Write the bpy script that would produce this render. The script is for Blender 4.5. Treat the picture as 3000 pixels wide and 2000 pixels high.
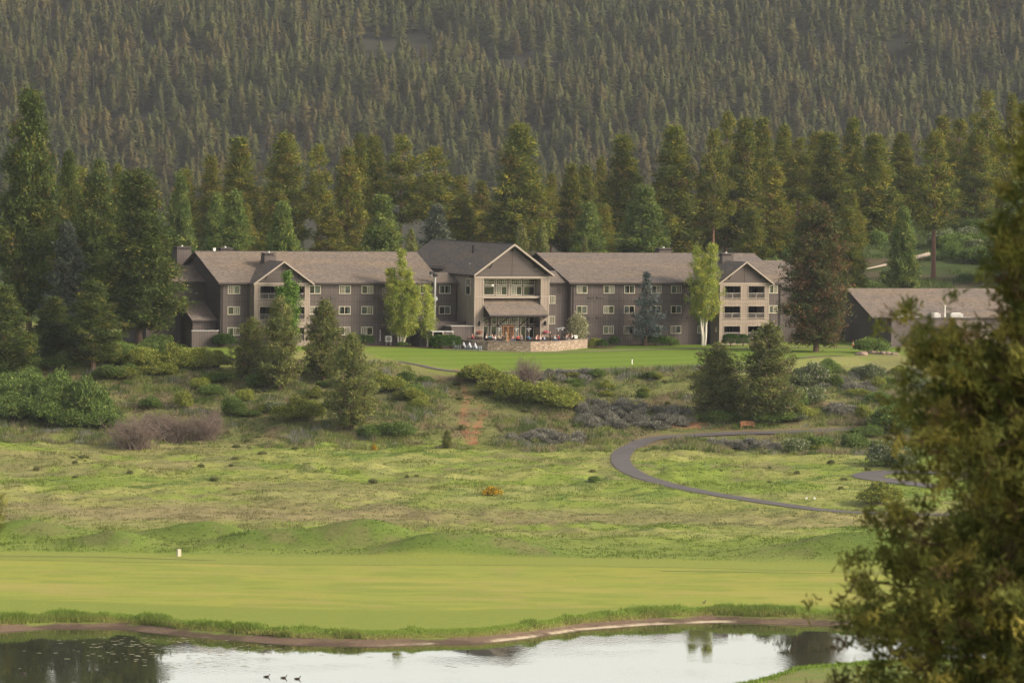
import bpy, bmesh, math, random
import numpy as np
from mathutils import Vector, Matrix
for o in list(bpy.data.objects): bpy.data.objects.remove(o)
S=bpy.context.scene
COL=S.collection
R_=math.radians
# ---------------- camera ----------------
cam=bpy.data.cameras.new('camera');co=bpy.data.objects.new('camera',cam);COL.objects.link(co);S.camera=co
cam.lens=188.16;cam.sensor_width=36;cam.clip_start=.5;cam.clip_end=9000
pt=math.atan(612/15680)
co.matrix_world=Matrix.Translation((0,0,47))@Matrix.Rotation(math.pi/2-pt,4,'X')@Matrix.Rotation(.013,4,'Z')
cam.dof.use_dof=True;cam.dof.focus_distance=775;cam.dof.aperture_fstop=6
# ---------------- light ----------------
SUN=Vector((.84,-.22,.50)).normalized()
el=math.asin(SUN.z);az=math.atan2(SUN.x,SUN.y)
W=bpy.data.worlds.new('World');S.world=W;W.use_nodes=True
nt=W.node_tree;bg=nt.nodes['Background']
sk=nt.nodes.new('ShaderNodeTexSky');sk.sky_type='NISHITA';sk.sun_disc=False
sk.sun_elevation=el;sk.sun_rotation=az;sk.dust_density=4.5;sk.air_density=1.0;sk.ozone_density=1.0
# thin evening overcast: the sky is paler and less blue than clear air
hu=nt.nodes.new('ShaderNodeHueSaturation');hu.inputs['Saturation'].default_value=.42;nt.links.new(sk.outputs[0],hu.inputs['Color'])
wm=nt.nodes.new('ShaderNodeMix');wm.data_type='RGBA';wm.blend_type='MULTIPLY';wm.inputs[0].default_value=1;wm.inputs[7].default_value=(1.07,1.0,.90,1);nt.links.new(hu.outputs[0],wm.inputs[6]);
# bright cloud bank low over the horizon
tcw=nt.nodes.new('ShaderNodeTexCoord');sxw=nt.nodes.new('ShaderNodeSeparateXYZ');nt.links.new(tcw.outputs['Generated'],sxw.inputs[0])
mw=nt.nodes.new('ShaderNodeMapRange');mw.interpolation_type='SMOOTHSTEP';mw.inputs[1].default_value=.02;mw.inputs[2].default_value=.45;mw.inputs[3].default_value=2.7;mw.inputs[4].default_value=.95;nt.links.new(sxw.outputs[2],mw.inputs[0])
vs=nt.nodes.new('ShaderNodeVectorMath');vs.operation='SCALE';nt.links.new(wm.outputs[2],vs.inputs[0]);nt.links.new(mw.outputs[0],vs.inputs['Scale']);nt.links.new(vs.outputs[0],bg.inputs[0]);bg.inputs[1].default_value=.15
sl=bpy.data.lights.new('sun','SUN');sl.energy=2.1;sl.angle=R_(10);sl.color=(1,.80,.56)
so=bpy.data.objects.new('sun',sl);COL.objects.link(so);so.rotation_euler=(-SUN).to_track_quat('-Z','Y').to_euler()
S.view_settings.view_transform='Standard';S.view_settings.look='None';S.view_settings.exposure=0.68
S.view_settings.gamma=1
HAZE=0.4e-4
# ---------- noise -------------
def _h(ix,iy,s):
    n=(ix.astype(np.int64)*374761393+iy.astype(np.int64)*668265263+s*1442695041)&0xffffffff
    n=((n^(n>>13))*1274126177)&0xffffffff
    n=(n^(n>>16))&0xffffff
    return n/float(0xffffff)
def vn(x,y,sc,s=0):
    x=np.asarray(x,float)/sc+100;y=np.asarray(y,float)/sc+100
    ix=np.floor(x);iy=np.floor(y);fx=x-ix;fy=y-iy
    fx=fx*fx*(3-2*fx);fy=fy*fy*(3-2*fy)
    a=_h(ix,iy,s);b=_h(ix+1,iy,s);c=_h(ix,iy+1,s);d=_h(ix+1,iy+1,s)
    return (a*(1-fx)+b*fx)*(1-fy)+(c*(1-fx)+d*fx)*fy
def fbm(x,y,sc,s=0,o=4):
    r=0;w=1;t=0
    for i in range(o):
        r=r+w*vn(x,y,sc/2**i,s+i*17);t+=w;w*=.55
    return r/t
def sst(a,b,x):
    t=np.clip((np.asarray(x,float)-a)/(b-a),0,1);return t*t*(3-2*t)
# far shore of the pond: X -> Y
SHX=[-400,-90,-60,-47.3,-42.8,-36.5,-28,-19.9,-12.1,-9,-2.8,1.9,6.8,13.4,20.1,31.2,50,90,400]
SHY=[500,490,492,496.4,499.8,500.6,493,487.5,486.9,488.3,490.8,497.1,505.7,511.9,515.7,513.7,510,505,500]
NSX=[-400,12,17,22.1,25.2,29.1,33.8,60,400]
NSY=[440,444,449,458.8,467.9,472,475.7,478,440]
MOUNDS=[(-16,584,8.5,4.2,3.0),(-9,576,6,3.2,1.8),(-3,577,6,2.8,1.5),(-34,591,7,3.6,1.9),(-27.5,583,5.5,2.8,1.5),(-43,581,5.5,2.6,1.7),(-53,592,7,4,1.7),(39,580,12,6,2.6),(2.5,578,4.5,2.5,.7)]
PY=[506,509,510.5,516,545,572,600,630,680,715,735,755,770,800,850,950,1080,1200,1500,2150,2750,2950,3200,4200]
PZ=[0,.35,.9,1.0,1.15,1.4,1.8,2.3,3.7,5.4,9.6,13.7,15.3,15.6,16.6,19,23,18,11,12.4,126,150,152,60]
def near(Y):
    t=np.clip(1-np.asarray(Y,float)/430,0,1);return .8+44.5*t**1.22
def terrain(X,Y,detail=True):
    X=np.asarray(X,float);Y=np.asarray(Y,float)
    sh=np.interp(X,SHX,SHY);ns=np.interp(X,NSX,NSY)
    # far side: shift the first metres of the profile with the shoreline
    k=(1-sst(515,560,Y))
    Ye=Y-(sh-506)*k
    wob=(fbm(X,Y,40,5,3)-.5)*8*sst(620,660,Y)*(1-sst(745,765,Y))
    zf=np.interp(Ye+wob,PY,PZ)
    # shoulder of the slope is rounder to the left and right
    r=sst(38,66,X)*sst(830,870,Y)*(1-sst(1080,1300,Y))
    zr=np.interp(Y,[830,900,950,1000,1080,1300],[15.6,20.5,23,28,34,30])
    zf=zf*(1-r)+zr*r
    zf=zf+.5*(1-sst(-36,10,X))*sst(742,758,Y)*(1-sst(900,950,Y))
    hill=sst(2150,2400,Y)
    zf=zf+hill*(fbm(X,Y,260,9,4)-.5)*46
    zn=near(Y)*sst(0,5,ns-Y)
    z=np.where(Y>sh,zf,np.where(Y<ns,zn,-.5*sst(0,6,np.minimum(sh-Y,Y-ns))-.03))
    for mx,my,rx,ry,h in MOUNDS:
        d=((X-mx)/rx)**2+((Y-my)/ry)**2
        z=z+h*np.exp(-d*1.3)
    if detail:
        rough=sst(571,577,Y+(fbm(X,Y,12,71,2)-.5)*6)*(.45+.55*sst(585,610,Y))*(1-sst(748,756,Y))
        z=z+rough*((fbm(X,Y,6,21,3)-.5)*.7+(fbm(X,Y,1.6,33,2)-.5)*.4+sst(.46,.6,fbm(X,Y,17,61,2))*(fbm(X,Y,2.6,63,2)-.4)*.95)
        beh=sst(835,850,Y)*(1-sst(1200,1400,Y))
        z=z+beh*(fbm(X,Y,14,41,3)-.5)*1.6
        z=z+sst(515,525,Y)*(1-sst(580,590,Y))*(fbm(X,Y,30,3,2)-.5)*.25
    return z
# ---------------- materials ----------------
MATS={}
def newmat(n):
    m=bpy.data.materials.new(n);m.use_nodes=True;MATS[n]=m
    b=m.node_tree.nodes['Principled BSDF'];return m,m.node_tree,b
def mat(n,c,r=.7,metal=0,var=.12,sc=3.0,spec=.3):
    m,t,b=newmat(n);b.inputs['Roughness'].default_value=r;b.inputs['Metallic'].default_value=metal
    b.inputs['Specular IOR Level'].default_value=spec
    tc=t.nodes.new('ShaderNodeTexCoord');nz=t.nodes.new('ShaderNodeTexNoise');nz.inputs['Scale'].default_value=sc;nz.inputs['Detail'].default_value=5
    t.links.new(tc.outputs['Object'],nz.inputs['Vector'])
    mx=t.nodes.new('ShaderNodeMix');mx.data_type='RGBA'
    mx.inputs[6].default_value=[*(v*(1-var) for v in c),1];mx.inputs[7].default_value=[*(min(1,v*(1+var)) for v in c),1]
    t.links.new(nz.outputs[0],mx.inputs[0]);t.links.new(mx.outputs[2],b.inputs['Base Color']);return m
def siding(n,c,axis,sp,horiz=False,dark=.42,lw=.11):
    m,t,b=newmat(n);b.inputs['Roughness'].default_value=.85;b.inputs['Specular IOR Level'].default_value=.15
    N=t.nodes.new;L=t.links.new
    tc=N('ShaderNodeTexCoord');sx=N('ShaderNodeSeparateXYZ');L(tc.outputs['Object'],sx.inputs[0])
    def mth(op,a,bv=None):
        k=N('ShaderNodeMath');k.operation=op
        if isinstance(a,(int,float)): k.inputs[0].default_value=a
        else: L(a,k.inputs[0])
        if bv is not None:
            if isinstance(bv,(int,float)): k.inputs[1].default_value=bv
            else: L(bv,k.inputs[1])
        return k.outputs[0]
    fr=mth('FRACT',mth('DIVIDE',mth('ADD',sx.outputs[axis],200.0),sp))
    line=mth('LESS_THAN',fr,lw)
    nz=N('ShaderNodeTexNoise');nz.inputs['Scale'].default_value=.35;nz.inputs['Detail'].default_value=7;L(tc.outputs['Object'],nz.inputs['Vector'])
    mx=N('ShaderNodeMix');mx.data_type='RGBA';mx.inputs[6].default_value=[*(v*.84 for v in c),1];mx.inputs[7].default_value=[*(v*1.16 for v in c),1];L(nz.outputs[0],mx.inputs[0])
    # board to board variation
    wn=N('ShaderNodeTexWhiteNoise');wn.noise_dimensions='1D';L(mth('FLOOR',mth('DIVIDE',mth('ADD',sx.outputs[axis],200.0),sp)),wn.inputs['W'])
    hs=N('ShaderNodeHueSaturation');L(mx.outputs[2],hs.inputs['Color']);L(mth('ADD',mth('MULTIPLY',wn.outputs[0],.14),.93),hs.inputs['Value'])
    m2=N('ShaderNodeMix');m2.data_type='RGBA';m2.blend_type='MULTIPLY';L(line,m2.inputs[0]);L(hs.outputs[0],m2.inputs[6]);m2.inputs[7].default_value=(dark,dark,dark,1)
    L(m2.outputs[2],b.inputs['Base Color'])
    bp=N('ShaderNodeBump');bp.inputs['Strength'].default_value=.6;bp.inputs['Distance'].default_value=.03;L(mth('SUBTRACT',1.0,line),bp.inputs['Height']);L(bp.outputs[0],b.inputs['Normal'])
    return m
def shingle(n,c1,c2,c3):
    m,t,b=newmat(n);b.inputs['Roughness'].default_value=.95;b.inputs['Specular IOR Level'].default_value=.1
    N=t.nodes.new;L=t.links.new
    tc=N('ShaderNodeTexCoord');mp=N('ShaderNodeMapping');mp.inputs['Scale'].default_value=(1,1,1.6);L(tc.outputs['Object'],mp.inputs[0])
    v=N('ShaderNodeTexVoronoi');v.inputs['Scale'].default_value=3.2;L(mp.outputs[0],v.inputs['Vector'])
    sep=N('ShaderNodeSeparateColor');L(v.outputs['Color'],sep.inputs[0])
    r=N('ShaderNodeValToRGB');L(sep.outputs[0],r.inputs[0]);e=r.color_ramp.elements
    e[0].color=(*c1,1);e[1].color=(*c3,1);k=e.new(.55);k.color=(*c2,1)
    mp2=N('ShaderNodeMapping');mp2.inputs['Scale'].default_value=(.05,.2,.9);L(tc.outputs['Object'],mp2.inputs[0])
    nz=N('ShaderNodeTexNoise');nz.inputs['Scale'].default_value=1.3;nz.inputs['Detail'].default_value=6;L(mp2.outputs[0],nz.inputs['Vector'])
    r2=N('ShaderNodeValToRGB');L(nz.outputs[0],r2.inputs[0]);e=r2.color_ramp.elements;e[0].position=.35;e[1].position=.68
    e[0].color=(.86,.86,.92,1);e[1].color=(1.1,1.0,.9,1)
    mx=N('ShaderNodeMix');mx.data_type='RGBA';mx.blend_type='MULTIPLY';mx.inputs[0].default_value=1;L(r.outputs[0],mx.inputs[6]);L(r2.outputs[0],mx.inputs[7])
    wv=N('ShaderNodeTexWave');wv.bands_direction='Z';wv.inputs['Scale'].default_value=2.2;wv.inputs['Distortion'].default_value=.6;L(tc.outputs['Object'],wv.inputs['Vector'])
    m3=N('ShaderNodeMix');m3.data_type='RGBA';m3.blend_type='MULTIPLY';m3.inputs[0].default_value=.28;L(mx.outputs[2],m3.inputs[6]);L(wv.outputs[0],m3.inputs[7])
    L(m3.outputs[2],b.inputs['Base Color']);return m
def leafmat(n,trans=.25,rough=.75,vary=.12):
    m,t,b=newmat(n);N=t.nodes.new;L=t.links.new
    at=N('ShaderNodeAttribute');at.attribute_name='col'
    oi=N('ShaderNodeObjectInfo');mr=N('ShaderNodeMapRange');mr.inputs[3].default_value=1-vary;mr.inputs[4].default_value=1+vary;L(oi.outputs['Random'],mr.inputs[0])
    hs=N('ShaderNodeHueSaturation');L(at.outputs['Color'],hs.inputs['Color']);L(mr.outputs[0],hs.inputs['Value'])
    b.inputs['Roughness'].default_value=rough;b.inputs['Specular IOR Level'].default_value=.12
    L(hs.outputs[0],b.inputs['Base Color'])
    tr=N('ShaderNodeBsdfTranslucent');L(hs.outputs[0],tr.inputs[0]);ms=N('ShaderNodeMixShader');ms.inputs[0].default_value=trans
    L(b.outputs[0],ms.inputs[1]);L(tr.outputs[0],ms.inputs[2]);L(ms.outputs[0],t.nodes['Material Output'].inputs[0]);return m
leafmat('foliage');leafmat('grass_blades',.3,.8,.0)
mat('bark',(.11,.075,.055),.95,var=.4,sc=6);mat('bark_orange',(.14,.08,.055),.95,var=.35,sc=6);mat('birch_bark',(.55,.52,.46),.8,var=.3,sc=9);mat('twig',(.16,.125,.105),.95,var=.3)
DK=(.088,.076,.073);LT=(.225,.190,.160)
siding('siding_front',DK,0,.42);siding('siding_side',DK,1,.42);siding('lap_siding',(.088,.076,.072),2,.2,dark=.62,lw=.16)
siding('tan_front',LT,0,.42,dark=.62);siding('tan_side',LT,1,.42,dark=.62)
mat('tan_trim',(.27,.235,.20),.8,var=.06);mat('dark_trim',(.062,.053,.051),.85,var=.1)
shingle('shingles',(.125,.112,.100),(.160,.142,.125),(.195,.171,.147))
mat('dark_wood',(.03,.024,.022),.8);mat('cream_paint',(.38,.36,.27),.7,var=.06);mat('window_frame',(.46,.43,.35),.6,var=.04);mat('room_dark',(.012,.013,.014),.9)
mat('curtain',(.30,.31,.29),.9,var=.18,sc=8);mat('curtain_shade',(.06,.065,.062),.9,var=.3,sc=8)
mat('door_wood',(.36,.17,.06),.55,var=.2);mat('metal_grey',(.42,.43,.43),.4,.6);mat('metal_dark',(.02,.02,.022),.5,.3);mat('metal_rail',(.30,.28,.26),.6)
mat('white_paint',(.78,.78,.74),.6,var=.05);mat('chair_paint',(.36,.39,.44),.6,var=.08);mat('wicker',(.055,.042,.034),.85,var=.3,sc=20)
mat('skin',(.45,.27,.19),.6);mat('hair_dark',(.03,.02,.015),.7);mat('hair_blond',(.35,.24,.13),.7)
for k,c in dict(red=(.42,.05,.05),orange=(.5,.16,.07),teal=(.03,.25,.30),blue=(.04,.22,.45),white=(.6,.58,.55),black=(.02,.02,.022),pink=(.5,.3,.28),grey=(.2,.2,.22),khaki=(.28,.23,.15),denim=(.06,.09,.17),paleblue=(.28,.36,.44),maroon=(.25,.03,.06)).items(): mat('cloth_'+k,c,.9)
mat('bench_wood',(.27,.125,.06),.6,var=.2);mat('orange_plastic',(.7,.14,.03),.5);mat('rock',(.20,.15,.12),.95,var=.35,sc=2);mat('log_wood',(.25,.215,.18),.9,var=.25)
mat('petal_pink',(.45,.06,.13),.7,var=.3);mat('petal_red',(.30,.05,.04),.7,var=.3);mat('duck',(.045,.035,.03),.7,var=.5,sc=12);mat('membrane',(.30,.30,.295),.6)
mat('asphalt',(.080,.074,.078),.9,var=.32,sc=.45);mat('concrete',(.21,.175,.145),.9,var=.15,sc=1.0);mat('patio_floor',(.25,.22,.19),.9)
mat('algae',(.30,.30,.20),.9,var=.3)
# glass
m,t,b=newmat('glass');b.inputs['Base Color'].default_value=(.02,.022,.024,1);b.inputs['Roughness'].default_value=.04
tr=t.nodes.new('ShaderNodeBsdfTransparent');tr.inputs[0].default_value=(.66,.70,.70,1);ms=t.nodes.new('ShaderNodeMixShader');ms.inputs[0].default_value=.14
gl=t.nodes.new('ShaderNodeBsdfGlossy');gl.inputs['Roughness'].default_value=.03
t.links.new(tr.outputs[0],ms.inputs[1]);t.links.new(gl.outputs[0],ms.inputs[2]);t.links.new(ms.outputs[0],t.nodes['Material Output'].inputs[0])
# stone wall
m,t,b=newmat('stone_wall');N=t.nodes.new;L=t.links.new;b.inputs['Roughness'].default_value=.95
tc=N('ShaderNodeTexCoord');mp=N('ShaderNodeMapping');mp.inputs['Scale'].default_value=(1.4,1.4,6);L(tc.outputs['Object'],mp.inputs[0])
v=N('ShaderNodeTexVoronoi');v.inputs['Scale'].default_value=1.5;L(mp.outputs[0],v.inputs['Vector']);sp=N('ShaderNodeSeparateColor');L(v.outputs['Color'],sp.inputs[0])
r=N('ShaderNodeValToRGB');L(sp.outputs[0],r.inputs[0]);e=r.color_ramp.elements
e[0].color=(.16,.10,.075,1);e[1].color=(.42,.35,.27,1);k=e.new(.3);k.color=(.27,.20,.14,1);k=e.new(.65);k.color=(.27,.22,.18,1)
v2=N('ShaderNodeTexVoronoi');v2.feature='DISTANCE_TO_EDGE';v2.inputs['Scale'].default_value=1.5;L(mp.outputs[0],v2.inputs['Vector'])
lt=N('ShaderNodeMath');lt.operation='LESS_THAN';lt.inputs[1].default_value=.06;L(v2.outputs[0],lt.inputs[0])
mx=N('ShaderNodeMix');mx.data_type='RGBA';L(lt.outputs[0],mx.inputs[0]);L(r.outputs[0],mx.inputs[6]);mx.inputs[7].default_value=(.09,.07,.055,1);L(mx.outputs[2],b.inputs['Base Color'])
# water
m,t,b=newmat('water');N=t.nodes.new;L=t.links.new
b.inputs['Base Color'].default_value=(.035,.038,.022,1);b.inputs['Roughness'].default_value=.008;b.inputs['IOR'].default_value=1.45;b.inputs['Specular IOR Level'].default_value=.8
tc=N('ShaderNodeTexCoord');mp=N('ShaderNodeMapping');mp.inputs['Scale'].default_value=(1,.55,1);L(tc.outputs['Object'],mp.inputs[0])
nz=N('ShaderNodeTexNoise');nz.inputs['Scale'].default_value=2.2;nz.inputs['Detail'].default_value=4;nz.inputs['Distortion'].default_value=.6;L(mp.outputs[0],nz.inputs['Vector'])
big=N('ShaderNodeTexNoise');big.inputs['Scale'].default_value=.07;big.inputs['Detail'].default_value=2;L(tc.outputs['Object'],big.inputs['Vector'])
mr=N('ShaderNodeMapRange');mr.inputs[1].default_value=.42;mr.inputs[2].default_value=.62;mr.inputs[3].default_value=.004;mr.inputs[4].default_value=.05;L(big.outputs[0],mr.inputs[0])
bp=N('ShaderNodeBump');bp.inputs['Distance'].default_value=.12;L(mr.outputs[0],bp.inputs['Strength']);L(nz.outputs[0],bp.inputs['Height']);L(bp.outputs[0],b.inputs['Normal'])
# ground
m,t,b=newmat('ground');N=t.nodes.new;L=t.links.new;b.inputs['Roughness'].default_value=.95;b.inputs['Specular IOR Level'].default_value=.05
at=N('ShaderNodeAttribute');at.attribute_name='col';tc=N('ShaderNodeTexCoord')
nz=N('ShaderNodeTexNoise');nz.inputs['Scale'].default_value=2.6;nz.inputs['Detail'].default_value=8;nz.inputs['Roughness'].default_value=.7;L(tc.outputs['Object'],nz.inputs['Vector'])
fi=N('ShaderNodeAttribute');fi.attribute_name='rough'
mr=N('ShaderNodeMapRange');mr.inputs[1].default_value=.3;mr.inputs[2].default_value=.7;mr.inputs[3].default_value=.72;mr.inputs[4].default_value=1.28;L(nz.outputs[0],mr.inputs[0])
# noise contrast is weaker where the turf is mown
mm=N('ShaderNodeMix');mm.data_type='FLOAT';mm.inputs[2].default_value=1.0;L(fi.outputs['Fac'],mm.inputs[0]);L(mr.outputs[0],mm.inputs[3])
hs=N('ShaderNodeHueSaturation');L(at.outputs['Color'],hs.inputs['Color']);L(mm.outputs[0],hs.inputs['Value']);L(hs.outputs[0],b.inputs['Base Color'])
bp=N('ShaderNodeBump');bp.inputs['Distance'].default_value=.15;bp.inputs['Strength'].default_value=.5;L(nz.outputs[0],bp.inputs['Height']);L(bp.outputs[0],b.inputs['Normal'])
# ---------------- helpers ----------------
def tag(o,label=None,cat=None,group=None,kind=None):
    if label: o['label']=label
    if cat: o['category']=cat
    if group: o['group']=group
    if kind: o['kind']=kind
    return o
def empty(name,loc,rz=0,sc=None):
    o=bpy.data.objects.new(name,None);COL.objects.link(o);o.location=loc;o.rotation_euler=(0,0,rz);o.empty_display_size=.3
    if sc: o.scale=sc
    return o
def link(name,me,parent=None):
    o=bpy.data.objects.new(name,me);COL.objects.link(o)
    if parent: o.parent=parent
    return o
def npmesh(name,V,F,mats,col=None,mi=None,smooth=False):
    V=np.asarray(V,np.float32);F=np.asarray(F,np.int32);k=F.shape[1]
    me=bpy.data.meshes.new(name);me.vertices.add(len(V));me.vertices.foreach_set('co',V.ravel())
    me.loops.add(F.size);me.loops.foreach_set('vertex_index',F.ravel());me.polygons.add(len(F))
    me.polygons.foreach_set('loop_start',np.arange(0,F.size,k,dtype=np.int32));me.polygons.foreach_set('loop_total',np.full(len(F),k,np.int32))
    if mi is not None: me.polygons.foreach_set('material_index',np.asarray(mi,np.int32))
    if smooth: me.polygons.foreach_set('use_smooth',np.ones(len(F),bool))
    if col is not None:
        a=me.color_attributes.new('col','FLOAT_COLOR','POINT');c=np.ones((len(V),4),np.float32);c[:,:3]=col;a.data.foreach_set('color',c.ravel())
    for q in mats: me.materials.append(MATS[q])
    me.update(calc_edges=True);return me
class MB:
    def __init__(s): s.v=[];s.f=[];s.m=[];s.mats=[]
    def mi(s,m):
        if m not in s.mats: s.mats.append(m)
        return s.mats.index(m)
    def poly(s,pts,m):
        n=len(s.v);s.v+=[tuple(p) for p in pts];s.f.append(tuple(range(n,n+len(pts))));s.m.append(s.mi(m));return s
    def box(s,x0,x1,y0,y1,z0,z1,m,side=None):
        if x0>x1:x0,x1=x1,x0
        if y0>y1:y0,y1=y1,y0
        n=len(s.v);s.v+=[(x,y,z) for z in (z0,z1) for y in (y0,y1) for x in (x0,x1)]
        fs=[(0,2,3,1),(4,5,7,6),(0,1,5,4),(2,6,7,3),(0,4,6,2),(1,3,7,5)];a=s.mi(m);c=s.mi(side or m)
        for i,f in enumerate(fs): s.f.append(tuple(n+k for k in f));s.m.append(c if i>=4 else a)
        return s
    def prism(s,pts,d,m,side=None):   # polygon extruded by vector d
        n=len(s.v);k=len(pts);s.v+=[tuple(p) for p in pts]+[tuple(p[i]+d[i] for i in range(3)) for p in pts]
        a=s.mi(m);c=s.mi(side or m)
        s.f.append(tuple(range(n,n+k)));s.m.append(a);s.f.append(tuple(range(n+2*k-1,n+k-1,-1)));s.m.append(a)
        for i in range(k): j=(i+1)%k;s.f.append((n+i,n+k+i,n+k+j,n+j));s.m.append(c)
        return s
    def tube(s,p,q,r0,r1,m,n=8,cap=True):
        p=Vector(p);q=Vector(q);d=(q-p).normalized();a=d.orthogonal().normalized();b_=d.cross(a);k=len(s.v)
        for (c,r) in ((p,r0),(q,r1)):
            for i in range(n): t_=2*math.pi*i/n;s.v.append(tuple(c+(a*math.cos(t_)+b_*math.sin(t_))*r))
        j=s.mi(m)
        for i in range(n): s.f.append((k+i,k+(i+1)%n,k+n+(i+1)%n,k+n+i));s.m.append(j)
        if cap: s.f.append(tuple(range(k+n-1,k-1,-1)));s.m.append(j);s.f.append(tuple(range(k+n,k+2*n)));s.m.append(j)
        return s
    def lathe(s,c,prof,m,n=12,sx=1,sy=1):
        k=len(s.v);j=s.mi(m)
        for r,z in prof:
            for i in range(n): t_=2*math.pi*i/n;s.v.append((c[0]+r*sx*math.cos(t_),c[1]+r*sy*math.sin(t_),c[2]+z))
        for a in range(len(prof)-1):
            for i in range(n): s.f.append((k+a*n+i,k+a*n+(i+1)%n,k+(a+1)*n+(i+1)%n,k+(a+1)*n+i));s.m.append(j)
        return s
    def mesh(s,name):
        me=bpy.data.meshes.new(name);me.from_pydata(s.v,[],s.f)
        for q in s.mats: me.materials.append(MATS[q])
        me.polygons.foreach_set('material_index',s.m);me.update()
        bm=bmesh.new();bm.from_mesh(me);bmesh.ops.recalc_face_normals(bm,faces=bm.faces);bm.to_mesh(me);bm.free();return me
    def build(s,name,parent=None): return link(name,s.mesh(name),parent)
def copytree(o,parent=None):
    c=o.copy();COL.objects.link(c);c.parent=parent
    for ch in [q for q in o.children]: copytree(ch,c)
    return c
# ---------------- ground sheet ----------------
def catmull(P,step=.6):
    P=[np.array(p,float) for p in P];P=[2*P[0]-P[1]]+P+[2*P[-1]-P[-2]];out=[]
    for i in range(1,len(P)-2):
        n=max(2,int(np.linalg.norm(P[i+1]-P[i])/step))
        for k in range(n):
            t=k/n;a,b,c,d=P[i-1:i+3];out.append(.5*((2*b)+(c-a)*t+(2*a-5*b+4*c-d)*t*t+(3*b-a-3*c+d)*t**3))
    out.append(P[-2]);return np.array(out)
PATH=catmull([(66,631),(54,633),(42.4,634.0),(36.9,637.2),(29.2,648.2),(21.4,662.5),(17.0,676.0),(14.6,689.7),(14.6,703.0),(16.2,713),(19.0,717.8),(23.13,719.2),(27.8,720.5),(32,721.2),(37,721.6),(44,723),(51,725.5),(62,731)])
PATH2=catmull([(70,668),(60,684),(53,687),(48,686.6),(45.6,682),(47.5,677),(54,668)])
LAWNP=catmull([(-16,758.3),(-9.6,753.6),(0,752.8),(9.7,755),(19.4,757.8),(26.3,760),(39,766.5),(48,774)])
WALKP=catmull([(-10,773.6),(-3,771.2),(2.7,770.8),(7.5,773.5),(14,779),(22,786),(31,790),(41,795),(50,799),(57,801)])
CART1=catmull([(-62,566),(-46,567.5),(-38,566.3),(-31,565)]);CART2=catmull([(16,559),(24,559.5),(32,559.5),(46,561),(60,562)])
TRAILA=catmull([(-7.8,754),(-7.2,747.7),(-6.3,740),(-6.4,733),(-6.5,727),(-6.2,721.5),(-5.3,715)]);TRAILB=catmull([(-6.3,742),(-4.6,737),(-3.8,731),(-4.4,726),(-4.7,721),(-4.9,715)])
def dist(X,Y,P,asp=1):
    d=np.full(X.shape,1e9)
    for p in P[::2]: d=np.minimum(d,(X-p[0])**2+(Y-p[1])**2)
    return np.sqrt(d)
def near_paths(X,Y):
    X=np.asarray(X,float);Y=np.asarray(Y,float);d=np.full(X.shape,1e9)
    for P in (PATH,PATH2,LAWNP): d=np.minimum(d,dist(X,Y,P))
    return d
xs=np.unique(np.round(np.concatenate([np.linspace(-2600,-400,12),np.linspace(-400,-100,31),np.arange(-100,-78,2),np.arange(-78,92,.6),np.arange(92,140,2),np.linspace(140,400,27),np.linspace(400,2600,12)]),3))
ys=np.unique(np.round(np.concatenate([np.linspace(-600,-60,10),np.linspace(-60,430,70),np.arange(430,482,1.5),np.arange(482,525,.6),np.arange(525,600,.9),np.arange(600,810,.75),np.arange(810,1150,4),np.linspace(1150,2100,20),np.arange(2100,3000,20),np.linspace(3000,4200,16)]),3))
GX,GY=np.meshgrid(xs,ys)
def gz(X,Y):
    X=np.asarray(X,float);Y=np.asarray(Y,float)
    a=terrain(X,Y,True);b=terrain(X,Y,False);k=sst(2.2,4.0,near_paths(X,Y)) if X.size<400000 else 1
    return b+(a-b)*k
GZ=gz(GX,GY)
def mixc(a,b,k): return a*(1-k[...,None])+np.array(b)*k[...,None]
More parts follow.
